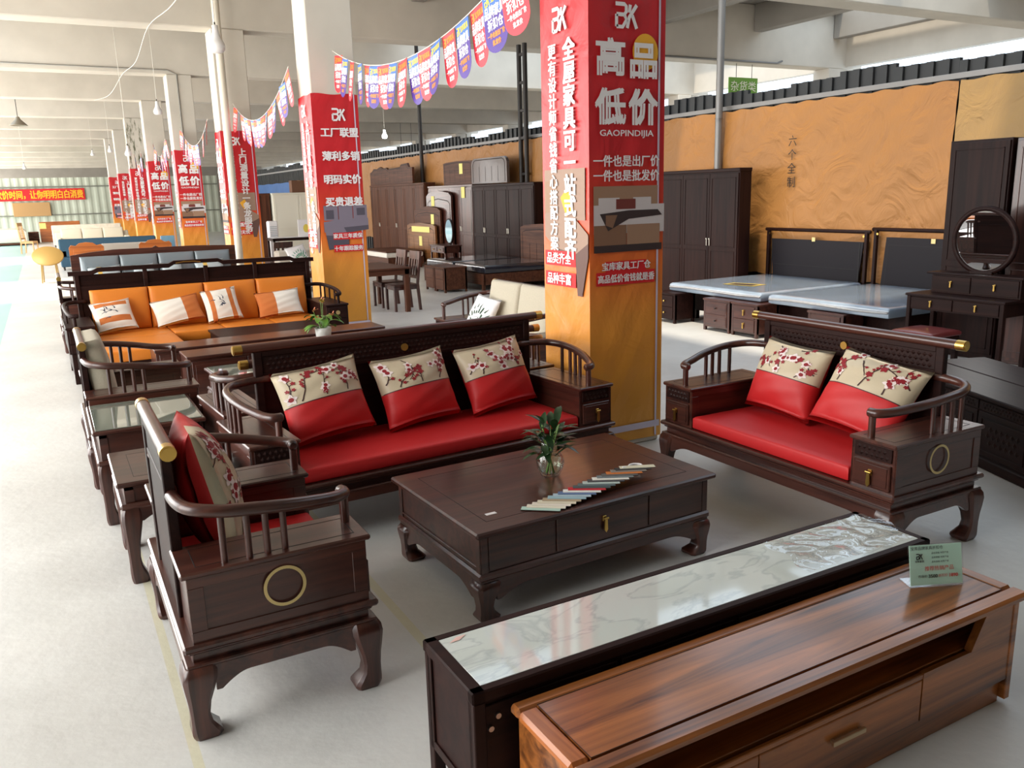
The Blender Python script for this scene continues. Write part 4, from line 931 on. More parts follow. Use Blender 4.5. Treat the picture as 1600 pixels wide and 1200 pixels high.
def hoof_table(t, w, d, h, top=None, body=.17):
    MB().box(-.02, w+.02, -.02, d+.02, h-.026, h, 0, .007).build('table_top', rose('x'), t)
    if top: MB().box(.0, w-.0, .0, d-.0, h, h+.006, 0, .002).build('glass_sheet', top, t)
    else:
        g = MB()
        for X in (.07, w-.07): g.box(X-.0012, X+.0012, .07, d-.07, h, h+.0006, b=0)
        for Y in (.07, d-.07): g.box(.07, w-.07, Y-.0012, Y+.0012, h, h+.0006, b=0)
        g.build('groove_line', BLACK, t)
    m = MB(); m.box(.015, w-.015, .015, d-.015, h-.026-body, h-.025, 0, .003)
    for Y, s in ((.015, -1), (d-.015, 1)):
        m.box(.015, w-.015, Y, Y+s*.005, h-.05, h-.026, 0, .001); m.box(.015, .06, Y, Y+s*.005, h-.026-body, h-.026, 0, .001); m.box(w-.06, w-.015, Y, Y+s*.005, h-.026-body, h-.026, 0, .001)
    m.build('body', rose('x'), t)
    z = h-.026-body; m = MB(); m.box(-.012, w+.012, -.012, d+.012, z-.03, z+.001, 0, .010); m.build('base_moulding', rose('x'), t)
    m = MB(); apron(m, .07, w-.07, z-.07, z-.028, 0, .02, drop=.03); apron(m, .07, w-.07, z-.07, z-.028, d-.02, d, drop=.03); apron(m, .07, d-.07, z-.07, z-.028, 0, .02, 'yz', .03); apron(m, .07, d-.07, z-.07, z-.028, w-.02, w, 'yz', .03); m.build('apron', rose('x'), t)
    for (cx, cy, ix, iy) in ((.04, .04, 1, 1), (w-.04, .04, -1, 1), (.04, d-.04, 1, -1), (w-.04, d-.04, -1, -1)): leg_mb(z-.028, .085, cx, cy, ix, iy).build('leg', rose('z'), t)
t = thing('side_table', 'small dark wood tea table between the carved armchair and the glass topped table', 'table', (.17, 4.42, 0)); hoof_table(t, .52, .58, .55, None, .09)
t = thing('side_table', 'square side table with glass top behind the carved armchair', 'table', (.115, 5.37, 0)); hoof_table(t, .60, .72, .595, GLASSTOP, .16)
AB = thing('rosewood_armchair', 'dark wooden armchair with beige cushions by the glass topped side table', 'armchair', (.83, 6.15, 0), 90)
rose_sofa(AB, 1.13, .74, arms=(.26, .26), hb=.98, medal=False)
place_pad(AB, seat_pad(.265, .865, .0, .55, .379, .48, CREAM), 'beige seat cushion on the second armchair', 'seat cushion', 'beige cushions')
back_pad(AB, (.565, .57, .472), .60, .52, .15, 9, BEIGE, 'beige back cushion on the armchair by the glass topped side table', 'beige cushions')
S2 = thing('rosewood_sofa', 'dark wooden sofa standing back to back with the red three seat sofa', 'sofa', (3.18, 5.955, 0), 183.6)
rose_sofa(S2, 2.43, .71, hb=.945, medal=False)
L2 = thing('rosewood_sofa', 'dark wooden two seat sofa with beige cushions partly behind the near pillar', 'sofa', (3.56, 8.28, 0), -90)
rose_sofa(L2, 1.85, .72, hb=.985, zt=.62, medal=False)
for i, x in enumerate((.60, 1.24)):
    back_pad(L2, (x, .53, .472), .62, .54, .14, 10, BEIGE, ('left', 'right')[i]+' beige back cushion of the two seat sofa behind the near pillar', 'beige cushions')
place_pad(L2, seat_pad(.285, 1.565, .0, .48, .379, .48, CREAM), 'beige seat cushion on the two seat sofa behind the pillar', 'seat cushion', 'beige cushions')
def palm_painter(m, S, rnd):
    for k in range(9):
        a = R(20+k*17); p = [(0.1+math.cos(a)*r_, -.75+math.sin(a)*r_*1.25) for r_ in (.35, .6, .85, 1.05)]
        p = [(max(-.9, min(.9, x)), max(-.9, min(.85, y))) for x, y in p]
        vs = []
        for i, (x, y) in enumerate(p):
            wv = (.03, .06, .045, .005)[i]; vs += [S(x-math.sin(a)*wv, y+math.cos(a)*wv, .0016), S(x+math.sin(a)*wv, y-math.cos(a)*wv, .0016)]
        m.add(vs, [(2*i, 2*i+1, 2*i+3, 2*i+2) for i in range(3)], 1)
pillow('scatter_pillow', 'white pillow with green palm leaf print on the beige two seat sofa', .42, .40, .15, [WHITE, mat('print_green', (58, 82, 66), .7)], palm_painter, local(L2, (.50, .24, .486)), -80, 28, 6, 5)
t = thing('coffee_table', 'glass topped coffee table behind the red three seat sofa', 'table', (1.17, 7.0, 0), 3.6); hoof_table(t, 1.25, .78, .45, GLASSTOP, .14)

def low_cabinet(t, w, d, h, m_, n=4, handles=True, base=.08):
    MB().box(-.012, w+.012, -.012, d+.005, h-.03, h, 0, .006).build('cabinet_top', m_('x'), t)
    MB().box(0, w, .004, d, base, h-.03, 0, .003).build('carcass', m_('x'), t)
    for i in range(n):
        xa = .03+(w-.06)*i/n; xb = .03+(w-.06)*(i+1)/n-.006; dr = MB().box(xa, xb, -.010, .004, base+.02, h-.05, 0, .004)
        dr.box(xa+.03, xb-.03, -.013, -.009, base+.05, h-.08, 0, .002); o = dr.build('drawer', m_('x'), t)
        if handles: pull(o, (xa+xb)/2, -.013, (base+h)/2, .8)
    for X in (0, w-.06):
        for Y in (.0, d-.06): MB().box(X, X+.06, Y, Y+.06, 0, base, 0, .004).build('foot', m_('z'), t)
t = thing('television_cabinet', 'long low dark cabinet with the flowering plant on it', 'cabinet', (1.02, 8.16, 0), 1.5); low_cabinet(t, 2.1, .40, .50, rose)
t = thing('television_cabinet', 'long low dark cabinet directly behind the cabinet with the flowering plant', 'cabinet', (.80, 8.68, 0), 1.5); low_cabinet(t, 2.36, .40, .51, rose)
# flowering anthurium
an = thing('potted_anthurium', 'potted plant with green leaves and salmon flowers on the long low cabinet', 'plant', (2.38, 8.40, .5012))
MB().lathe([(0, 0), (.06, 0), (.075, .02), (.085, .11), (.078, .115), (.07, .10), (0, .095)], seg=20).build('pot', mat('white_pot', (206, 206, 200), .3, coat=.4), an)
rnd = random.Random(11)
for k in range(15):
    a = k*2.4+rnd.uniform(-.3, .3); r_ = rnd.uniform(.03, .10); zt = rnd.uniform(.12, .24); p1 = Vector((r_*math.cos(a), r_*math.sin(a), zt))
    MB().tube(catmull([(0.02*math.cos(a), .02*math.sin(a), .09), (p1.x*.6, p1.y*.6, zt*.7), p1], 4), .003, 5).build('stem', LEAF2, an)
    m = MB(); leaf(m, p1, (math.cos(a), math.sin(a), .35), rnd.uniform(.12, .17), rnd.uniform(.035, .048), rnd.uniform(.7, 1.6)); m.build('leaf', LEAF2, an)
for k, (x, y, z, mt) in enumerate(((-.10, -.05, .29, PETAL), (.08, -.08, .24, PETAL), (.0, .02, .38, mat('petal_yellow', (206, 178, 70), .5)), (.03, .06, .36, mat('petal_yellow', (206, 178, 70), .5)))):
    f = MB(); leaf(f, (x, y, z), (.3*(-1)**k, -.6, .5), .075, .032, .5); o = f.build('flower', mt, an)
    MB().tube([(x, y, z), (x+.01, y-.03, z+.045)], .005, 6).build('spadix', PETAL, o)
    MB().tube(catmull([(0, 0, .09), (x*.5, y*.5, z*.6), (x, y, z)], 4), .0028, 5).build('stem', LEAF2, an)

# ------------------------------------------------------------------ orange corner sofa
OS = thing('corner_sofa', 'dark wooden corner sofa with fret back and orange leather cushions', 'sofa', (.10, 10.06, 0), 1.0)
Wd, D = 3.08, 1.0
m = MB(); m.box(.0, Wd, .02, D, .10, .335, 0, .005); m.box(.24, 1.02, -.86, .03, .10, .335, 0, .005); m.build('seat_base', ebony('x'), OS)
for X, Y in ((.0, .02), (Wd-.07, .02), (0, D-.07), (Wd-.07, D-.07), (.26, -.84), (.94, -.84)): MB().box(X, X+.07, Y, Y+.07, 0, .1, 0, .004).build('leg', ebony('z'), OS)
for s, xa, xb in ((-1, -.02, .25), (1, Wd-.25, Wd+.02)):
    MB().box(xa, xb, .0, D-.1, .335, .60, 0, .004).box(xa-.01, xb+.01, -.01, D-.1, .60, .625, 0, .005).build('arm_box', ebony('y'), OS)
    m = MB(); m.box(xa+.02, xb-.02, -.012, .002, .45, .585, 0, .003); dr = m.build('drawer', ebony('x'), OS)
    MB().cyl(((xa+xb)/2, -.018, .52), .026, .008, 'y', 18).build('knob', PALEBRASS, dr)
    MB().box(xa+.02, xb-.02, -.010, .002, .345, .44, 0, .003).build('panel', ebony('x'), OS)
    xo, xi = (xa, xb) if s < 0 else (xb, xa); i_ = -s
    P = catmull([(xi, D-.08, .80), (xo+i_*.1, D-.10, .80), (xo+i_*.03, D-.25, .79), (xo+i_*.03, .35, .77), (xo+i_*.06, .10, .74), (xo+i_*.13, .06, .735)], 6)
    MB().tube(P, .024, 10).build('hand_rail', ebony('y'), OS)
    for q in (P[8], P[11], P[14], P[17]): MB().tube([(q.x, q.y, .62), (q.x, q.y, q.z)], .012, 6, 0, False).build('spindle', ebony('z'), OS)
    q = P[-4]; MB().tube([(q.x, q.y, .62), (q.x, q.y, q.z)], .018, 8, 0, False).build('front_post', ebony('z'), OS)
m = MB(); y0, y1 = D-.06, D-.015
for X in (.16, .9, 1.6, 2.2, Wd-.2): m.box(X, X+.05, y0, y1, .335, 1.13, 0, .004)
m.box(.16, Wd-.15, y0+.015, y1-.01, .335, .97, 0, 0); m.box(.16, Wd-.15, y0+.03, y1-.008, .97, 1.105, 0, 0)
m.prism([(.10, 1.10), (.35, 1.10), (.42, 1.13), (1.2, 1.13), (1.26, 1.165), (Wd-1.3, 1.165), (Wd-1.24, 1.13), (Wd-.40, 1.13), (Wd-.34, 1.10), (Wd-.09, 1.10), (Wd-.09, 1.15), (Wd-.34, 1.15), (Wd-.40, 1.18), (Wd-1.24, 1.18), (Wd-1.30, 1.21), (1.26, 1.21), (1.2, 1.18), (.42, 1.18), (.35, 1.15), (.10, 1.15)], 'xz', y0-.005, y1+.005)
m.build('backrest', ebony('x'), OS)
for j, X in enumerate((.22, .96, 1.66, 2.26)):                       # open fret under the crest
    m = MB(); xe = (.88, 1.58, 2.18, Wd-.22)[j]; n = int((xe-X)/.045)
    for i in range(n):
        a = X+(xe-X)*i/n; b_ = a+(xe-X)/n
        for p, q in (((a, .985), (b_, 1.04)), ((a, 1.04), (b_, .985)), ((a, 1.04), (b_, 1.095)), ((a, 1.095), (b_, 1.04))): m.stroke([p, q], .012, (0, y0+.02, 0), (1, 0, 0), (0, 0, 1))
    m.build('fretwork', ebony('x'), OS)
MB().stroke([(.0, 0), (.09, .012), (.2, .012), (.29, 0)], .012, (1.28, y0-.008, 1.18), (1, 0, 0), (0, 0, 1)).build('brass_inlay', BRASS, OS)
for x, w, d0, d1, lab in ((.265, .80, -.85, .12, 'long orange chaise cushion at the left of the corner sofa'), (.265, .80, .13, .80, 'orange seat cushion under the striped pillow at the left end of the corner sofa'), (1.075, .56, .13, .80, 'orange seat cushion right of the chaise on the corner sofa'), (1.645, .58, .13, .80, 'third orange seat cushion of the corner sofa from the left'), (2.235, .58, .13, .80, 'orange seat cushion at the right end of the corner sofa')):
    place_pad(OS, seat_pad(x, x+w, d0, d1, .337, .45, ORANGE), lab, 'seat cushion', 'orange leather seat cushions')
for i, (x, lab) in enumerate(((.60, 'leftmost orange back cushion of the corner sofa'), (1.23, 'orange back cushion second from left on the corner sofa'), (1.86, 'orange back cushion second from right on the corner sofa'), (2.49, 'rightmost orange back cushion of the corner sofa'))):
    back_pad(OS, (x, .76, .445), .62, .49, .15, 9, ORANGE, lab, 'orange leather back cushions')
SUEDE = mat('orange_suede', (196, 112, 56), .9); OFFW = mat('offwhite_cotton', (228, 220, 208), .85); INK = mat('ink_print', (50, 54, 72), .7)
def sketch(m, S, rnd):
    for k in range(9):
        u, v = rnd.uniform(-.45, .35), rnd.uniform(-.25, .35); a = rnd.uniform(0, 3.1); p = [(u+.14*i*math.cos(a+.3*i), v+.14*i*math.sin(a+.3*i)) for i in range(4)]
        p = [(max(-.8, min(.8, x)), max(-.8, min(.8, y))) for x, y in p]
        vs = []
        for i, (x, y) in enumerate(p): w_ = .035*(1-i/4); vs += [S(x-w_*math.sin(a), y+w_*math.cos(a), .0018), S(x+w_*math.sin(a), y-w_*math.cos(a), .0018)]
        m.add(vs, [(0, 1, 3, 2), (2, 3, 5, 4), (4, 5, 7, 6)], 2)
pillow('scatter_pillow', 'white pillow with level orange stripes and ink sketch at the left of the corner sofa', .44, .42, .15, [OFFW, SUEDE, INK], sketch, local(OS, (.52, .42, .465)), 3, 38, -6, 3, 'pillows on the orange sofa', lambda u, v: 1 if (.55 < v < .80 or -.52 < v < -.2) and abs(u) < .86 else 0)
pillow('scatter_pillow', 'long cream and orange pillow, second from the left on the corner sofa', .56, .34, .15, [OFFW, SUEDE], None, local(OS, (1.22, .50, .465)), 1, 30, -9, 4, 'pillows on the orange sofa', lambda u, v: 1 if u > .3 else 0)
pillow('scatter_pillow', 'white pillow with upright orange stripes and bird sketch on the corner sofa', .42, .42, .15, [OFFW, SUEDE, INK], sketch, local(OS, (1.72, .47, .465)), 0, 26, -6, 6, 'pillows on the orange sofa', lambda u, v: 1 if .42 < abs(u) < .72 else 0)
pillow('scatter_pillow', 'long orange and cream pillow at the right end of the corner sofa', .56, .34, .15, [OFFW, SUEDE], None, local(OS, (2.40, .47, .465)), -1, 26, -4, 8, 'pillows on the orange sofa', lambda u, v: 1 if u < -.15 else 0)
t = thing('coffee_table', 'dark low coffee table before the orange corner sofa', 'table', (1.56, 9.42, 0), 1.0); frame_table(t, 1.25, .74, .45, ebony, None, .07, .10)
t = dup(AB, (.80, 12.35, 0), 90, 'dark wooden armchair half hidden behind the left arm of the orange corner sofa')

# ------------------------------------------------------------------ grey sofa in plastic film
GS = thing('wooden_sofa', 'dark wooden sofa with grey cushions in plastic film behind the orange sofa', 'sofa', (.36, 15.4, 0), 1.0)
Wd, D = 2.75, .98
m = MB(); m.box(0, Wd, .02, D, .1, .36, 0, .005)
for X in (0, Wd-.12): m.box(X, X+.12, 0, D-.05, .1, .62, 0, .006)
m.build('frame', ebony('x'), GS)
for X in (0, Wd-.07):
    for Y in (.02, D-.07): MB().box(X, X+.07, Y, Y+.07, 0, .1, 0, .004).build('leg', ebony('z'), GS)
m = MB(); m.prism([(0, .36), (Wd, .36), (Wd, 1.10), (Wd*.75, 1.13), (Wd*.52, 1.13), (Wd*.5, 1.16), (Wd*.48, 1.13), (Wd*.25, 1.13), (.3, 1.10), (0, 1.06)], 'xz', D-.06, D-.01); m.build('backrest', rose('x'), GS)
place_pad(GS, seat_pad(.13, Wd-.13, .0, .76, .362, .48, GREYL), 'grey seat cushion under plastic film', 'seat cushion')
for i in range(4):
    back_pad(GS, (.13+.31+.623*i, .78, .475), .61, .56, .15, 8, GREYL, ('leftmost', 'second from left', 'second from right', 'rightmost')[i]+' grey back cushion in plastic film', 'grey back cushions in film')
for x, w, h, lab in ((.50, .52, .40, 'long pale grey pillow with yellow band at the left of the film wrapped sofa'), (1.12, .36, .40, 'small pale grey pillow left of the middle of the film wrapped sofa'), (1.58, .36, .40, 'small pale grey pillow right of the middle of the film wrapped sofa'), (2.22, .52, .40, 'long pale grey pillow with yellow band at the right of the film wrapped sofa')):
    pillow('scatter_pillow', lab, w, h, .13, [GREYP, mat('mustard_band', (206, 168, 84), .6)], None, local(GS, (x, .48, .50)), 1, 24, -3, int(x*10), 'pillows on the grey sofa', (lambda u, v: 1 if -.42 < u < -.22 else 0) if w > .4 else None)
# ------------------------------------------------------------------ further down the aisle
t = thing('round_table', 'round gold table tipped up on its legs at the aisle edge', 'table', (.02, 24.3, 0))
GOLD = mat('gold_lacquer', (164, 132, 72), .45, metal=.2)
MB().lathe([(0, 0), (.34, 0), (.36, .012), (.36, .028), (.34, .04), (0, .04)], seg=36, M=Matrix.Translation((0, 0, .66)) @ Matrix.Rotation(R(38), 4, 'X')).build('table_top', GOLD, t)
for dx, dy in ((-.2, -.1), (.2, -.1), (-.16, .2), (.16, .2)): MB().tube([(dx, dy, .01), (dx*.8, dy*.8, .64+dy*.55)], .016, 8, 0, False).build('leg', GOLD, t)
LW = mat('light_beech', (206, 160, 108), .5)
def ladder_chair(t, m_, w=.46, d=.46, sh=.44, bh=.92, slats=0, taper=.0):
    """four legged chair, front faces -y"""
    MB().box(0, w, 0, d-.02, sh-.035, sh, 0, .01).build('seat', m_, t)
    for X in (.0, w-.042):
        MB().box(X, X+.042, .0, .042, 0, sh-.035, 0, .004).build('leg', m_, t)
        q = MB(); q.loft([[(X, d-.045+.03, 0), (X+.038, d-.045+.03, 0), (X+.038, d+.03, 0), (X, d+.03, 0)], [(X, d-.05, sh), (X+.038, d-.05, sh), (X+.038, d-.005, sh), (X, d-.005, sh)], [(X, d+.03, bh), (X+.038, d+.03, bh), (X+.038, d+.065, bh), (X, d+.065, bh)]]); q.build('leg', m_, t)
    q = MB(); q.loft([[(.04, d-.03, sh+.08), (w-.04, d-.03, sh+.08), (w-.04, d-.012, sh+.08), (.04, d-.012, sh+.08)], [(.04, d-.02, sh+.13), (w-.04, d-.02, sh+.13), (w-.04, d, sh+.13), (.04, d, sh+.13)]]); q.build('back_rail', m_, t)
    q = MB(); q.loft([[(-.002, d+.014, bh-.13), (w+.002, d+.014, bh-.13), (w+.002, d+.045, bh-.13), (-.002, d+.045, bh-.13)], [(-.002, d+.026, bh+.005), (w+.002, d+.026, bh+.005), (w+.002, d+.07, bh+.005), (-.002, d+.07, bh+.005)]]); q.build('top_rail', m_, t)
    for i in range(3):
        X = w*(.26+.24*i)-.02
        q = MB(); q.loft([[(X, d-.022, sh+.12), (X+.05, d-.022, sh+.12), (X+.05, d-.008, sh+.12), (X, d-.008, sh+.12)], [(X, d+.02, bh-.12), (X+.05, d+.02, bh-.12), (X+.05, d+.034, bh-.12), (X, d+.034, bh-.12)]]); q.build('splat', m_, t)
    q = MB(); q.box(.02, w-.02, .01, .03, sh-.09, sh-.035, 0, .002); q.box(.01, .03, .03, d-.03, sh-.09, sh-.035, 0, .002); q.box(w-.03, w-.01, .03, d-.03, sh-.09, sh-.035, 0, .002); q.build('seat_frame', m_, t)
t = thing('wooden_chair', 'pale wooden chair by the aisle behind the tipped gold table', 'chair', (-.42, 40.3, 0), 70); ladder_chair(t, LW, .5, .5, .5, 1.25)
def crest_sofa(t, w, hb, m_, cushion=None):
    MB().box(0, w, 0, .62, .12, .40, 0, .006).build('seat_base', m_('x'), t)
    for X in (0, w-.08):
        MB().box(X, X+.08, 0, .6, .40, .66, 0, .01).build('arm', m_('y'), t)
        for Y in (.0, .54): MB().box(X, X+.08, Y, Y+.08, 0, .12, 0, .006).build('leg', m_('z'), t)
    q = MB(); n = 16; pts = [(0, .4), (w, .4), (w, hb-.12), (w*.93, hb-.06), (w*.80, hb-.08), (w*.7, hb-.02), (w*.5, hb), (w*.3, hb-.02), (w*.2, hb-.08), (w*.07, hb-.06), (0, hb-.12)]
    q.prism(pts, 'xz', .60, .66); q.box(w*.12, w*.88, .59, .601, .48, hb-.16, 0, .004); q.box(w*.17, w*.83, .583, .592, .53, hb-.21, 0, .004); q.build('backrest', m_('x'), t)
    if cushion: seat_pad(.09, w-.09, .02, .58, .402, .50, cushion, t, 'seat_cushion')
t = thing('carved_armchair', 'orange brown carved wooden armchair near the aisle behind the grey sofa', 'armchair', (.48, 22.2, 0)); crest_sofa(t, .76, 1.03, orangew, GREYP)
t = thing('carved_armchair', 'orange brown carved wooden armchair to the right behind the grey sofa', 'armchair', (2.02, 22.2, 0)); crest_sofa(t, .76, 1.03, orangew, GREYP)
def soft_sofa(t, w, d, h, m_, n=3, legs=True):
    MB().box(0, w, .0, d, .10, .40, 0, .02).build('seat_base', m_, t)
    for X in (0, w-.2): MB().box(X, X+.2, 0, d, .38, .60, 0, .03).build('arm', m_, t)
    MB().box(0, w, d-.20, d, .38, h, 0, .03).build('backrest', m_, t)
    for i in range(n): seat_pad(.21+(w-.42)*i/n, .21+(w-.42)*(i+1)/n-.01, .0, d-.21, .402, .50, m_, t)
    for X in (.05, w-.1):
        for Y in (.05, d-.1): MB().box(X, X+.05, Y, Y+.05, 0, .1, 0, .004).build('leg', IRON, t)
t = thing('sofa', 'pale grey sofa between the two orange brown carved armchairs', 'sofa', (1.28, 24.0, 0)); soft_sofa(t, 1.6, .8, .90, mat('warm_grey_cloth', (176, 168, 156), .85), 2)
t = thing('sofa', 'long slate blue sofa seen from behind across the aisle rows', 'sofa', (3.05, 29.5, 0), 180); soft_sofa(t, 2.7, .9, .92, mat('slate_blue', (46, 78, 98), .7), 3)
t = thing('blue_chair', 'small pale blue chair between the fourth and fifth pillars', 'chair', (2.95, 26.6, 0))
bl = mat('pale_blue', (108, 150, 172), .6)
MB().lathe([(0, .40), (.2, .40), (.25, .43), (.27, .6), (.255, .6), (.235, .45), (0, .43)], (.25, .25, 0), 20).build('seat', bl, t); seat_pad(.06, .44, .38, .46, .60, .95, bl, t, 'backrest')
for X in (.12, .38):
    for Y in (.12, .38): MB().tube([(X, Y, .41), (X+(X-.25)*.4, Y+(Y-.25)*.4, 0)], .012, 6, 0, False).build('leg', IRON, t)
t = thing('sofa', 'cream sofa with plump back cushions far down the aisle', 'sofa', (.42, 39.6, 0)); cm = mat('cream_cotton', (222, 214, 192), .85); soft_sofa(t, 2.8, .95, .80, cm, 3)
for i in range(3): back_pad(t, (.6+.8*i, .62, .49), .78, .45, .18, 12, cm, ('left', 'middle', 'right')[i]+' cream back cushion of the nearer cream sofa', 'cream back cushions')
t = thing('sofa', 'cream sofa with patterned pillows behind the other cream sofa', 'sofa', (.36, 45.0, 0)); soft_sofa(t, 3.0, .95, 1.0, mat('ivory_cloth', (232, 224, 206), .85, vary=.12, vscale=5), 3)
t = thing('headboard', 'orange brown wooden headboard with yellow tag near the end wall', 'headboard', (-.15, 51.8, 0)); MB().box(0, 1.95, 0, .08, .02, 1.08, 0, .02).build('panel', orangew('x'), t); MB().box(.02, .32, -.006, 0, .72, 1.02, 0, 0).build('paper_tag', YTAG, t); MB().box(.1, 1.85, -.012, .0, .12, .16, 0, .003).build('moulding', orangew('x'), t)
FILM = mat('milky_film', (226, 216, 202), .25, coat=.6, bump=.6, bscale=4)
t = thing('wrapped_bed', 'bed wrapped in pale plastic at the left end of the aisle', 'bed', (-2.6, 49.5, 0)); seat_pad(0, 1.85, 0, 2.0, .12, .78, FILM, t, 'mattress', .06, .12); MB().box(.05, 1.8, .05, 1.95, .04, .13, 0, .01).build('frame', brownw('x'), t)
for X in (.1, 1.7): MB().box(X, X+.06, .1, .16, 0, .05, 0, .004).build('leg', brownw('z'), t)
BOARD = mat('cardboard', (176, 138, 92), .8)
tag(MB().box(-1.35, .55, 56.80, 56.895, 1.34, 2.12, 0, .01).build('cardboard_sheet', BOARD), 'flat brown cardboard sheet fixed to the end wall below the red banner', 'cardboard')
for k, (x0, z1) in enumerate(((-.6, .5), (-.55, .72))): pass
t = thing('wood_stack', 'low stack of boards by the wrapped bed', 'boards', (-.72, 51.5, 0))
for i in range(6): MB().box(0, .5, .0+.02*(i % 2), 1.2, i*.1, i*.1+.07, 0, .004).build('board', brownw('y'), t)
t = thing('cloth_banner', 'long red cloth banner with yellow characters on the end wall', 'banner', (-7.6, 56.85, 2.22))
MB().box(0, 10.05, 0, .012, 0, .66, 0, 0).build('cloth', mat('banner_red', (206, 32, 36), .7), t)
MB().text('薄利多销，节约大家砍价时间，让你明明白白消费', .50, (6.15, -.008, .33), (1, 0, 0), (0, 0, 1), 0, .03, width=7.6).build('lettering', mat('banner_yellow', (236, 176, 40), .7), t)

# ------------------------------------------------------------------ bedroom furniture along the partition (fronts look to -x)
def knob(parent, x, y, z, r=.014, m_=BRASS, name='knob'):
    return MB().lathe([(0, 0), (r*.5, .0), (r*.5, .008), (r, .014), (r, .022), (r*.6, .028), (0, .029)], seg=12, M=Matrix.Translation((x, y, z)) @ Matrix.Rotation(R(90), 4, 'X')).build(name, m_, parent)
def wardrobe(t, w, d, h, m_, n=4, m2=None, drawers=0, hz=1.05, pairs=True, cornice=True):
    m2 = m2 or m_
    MB().box(0, w, .004, d, .03, h-.05, 0, .004).build('carcass', m_('z'), t)
    MB().box(.01, w-.01, .015, d-.01, 0, .05, 0, .003).build('plinth', m_('x'), t)
    if cornice: MB().box(-.015, w+.015, -.018, d, h-.055, h, 0, .008).build('cornice', m_('x'), t)
    for i in range(n):
        xa = .015+(w-.03)*i/n+.003; xb = .015+(w-.03)*(i+1)/n-.003; z0 = .07
        m = MB(); m.box(xa, xb, -.014, .004, z0, h-.075, 0, .003)
        for (za, zb) in ((z0+.06, h*.42), (h*.42+.06, h-.14)):
            for (p, q, r_, s) in ((xa+.05, xb-.05, za, za+.012), (xa+.05, xb-.05, zb-.012, zb), (xa+.05, xa+.062, za, zb), (xb-.062, xb-.05, za, zb)): m.box(p, q, -.021, -.013, r_, s, 0, .002)
        o = m.build('door', m2('z'), t)
        hx = (xb-.03 if i % 2 == 0 else xa+.03) if pairs else xa+.03
        if h > 1.5:
            k = MB(); k.box(hx-.008, hx+.008, -.03, -.014, hz-.06, hz+.06, 0, .003); k.cyl((hx, -.034, hz+.05), .013, .02, 'y', 8); k.build('handle', mat('silver_pull', (196, 190, 178), .3, metal=1.0), o)
def nightstand(t, w, d, h, m_, style='knob', n=2, legs=.05):
    MB().box(-.012, w+.012, -.012, d, h-.025, h, 0, .005).build('top', m_('x'), t)
    MB().box(0, w, .004, d, legs, h-.025, 0, .003).build('carcass', m_('x'), t)
    for X in (0, w-.04):
        for Y in (0.0, d-.045): MB().box(X, X+.04, Y, Y+.04, 0, h-.025, 0, .003).build('leg', m_('z'), t)
    for i in range(n):
        za = legs+.02+(h-legs-.05)*i/n; zb = legs+.012+(h-legs-.05)*(i+1)/n; m = MB(); m.box(.045, w-.045, -.008, .006, za, zb, 0, .004)
        if style == 'carved':
            m.box(.06, w-.06, -.012, -.007, za+.02, zb-.02, 0, .004)
            for k in range(5): m.disc((w*.5+(k-2)*.05, -.0135, (za+zb)/2), .022, (1, 0, 0), (0, 0, 1), 0, 14, .03)
        o = m.build('drawer', m_('x'), t)
        if style == 'knob': knob(o, w/2, -.008, (za+zb)/2)
        elif style == 'pull': pull(o, w/2, -.008, (za+zb)/2, .9)
        elif style == 'carved': knob(o, w/2, -.012, (za+zb)/2, .012, IRON)
        elif style == 'groove': MB().box(.06, w-.06, -.0085, -.0075, zb-.012, zb-.006, b=0).build('finger_groove', BLACK, o)
def FX(x, y): return (x, y, 0)
t = thing('wardrobe', 'dark four door wardrobe with paired silver handles right of the near pillar', 'wardrobe', FX(9.4, 12.45), -90); wardrobe(t, 2.6, .24, 2.19, ebony, 4)
t = thing('wardrobe', 'tallest dark wardrobe just left of the round mirror dressing table top', 'wardrobe', FX(8.72, 5.96), -90); wardrobe(t, .68, .58, 2.37, ebony, 1, cornice=False)
t = thing('wardrobe', 'reddish dark wardrobe at the right edge behind the round mirror', 'wardrobe', FX(8.76, 5.26), -90); wardrobe(t, 1.3, .58, 2.36, rose, 2, cornice=False)
FILMB = mat('mattress_in_film', (150, 164, 180), .22, coat=.8, bump=.35, bscale=5, vary=.12, vscale=4)
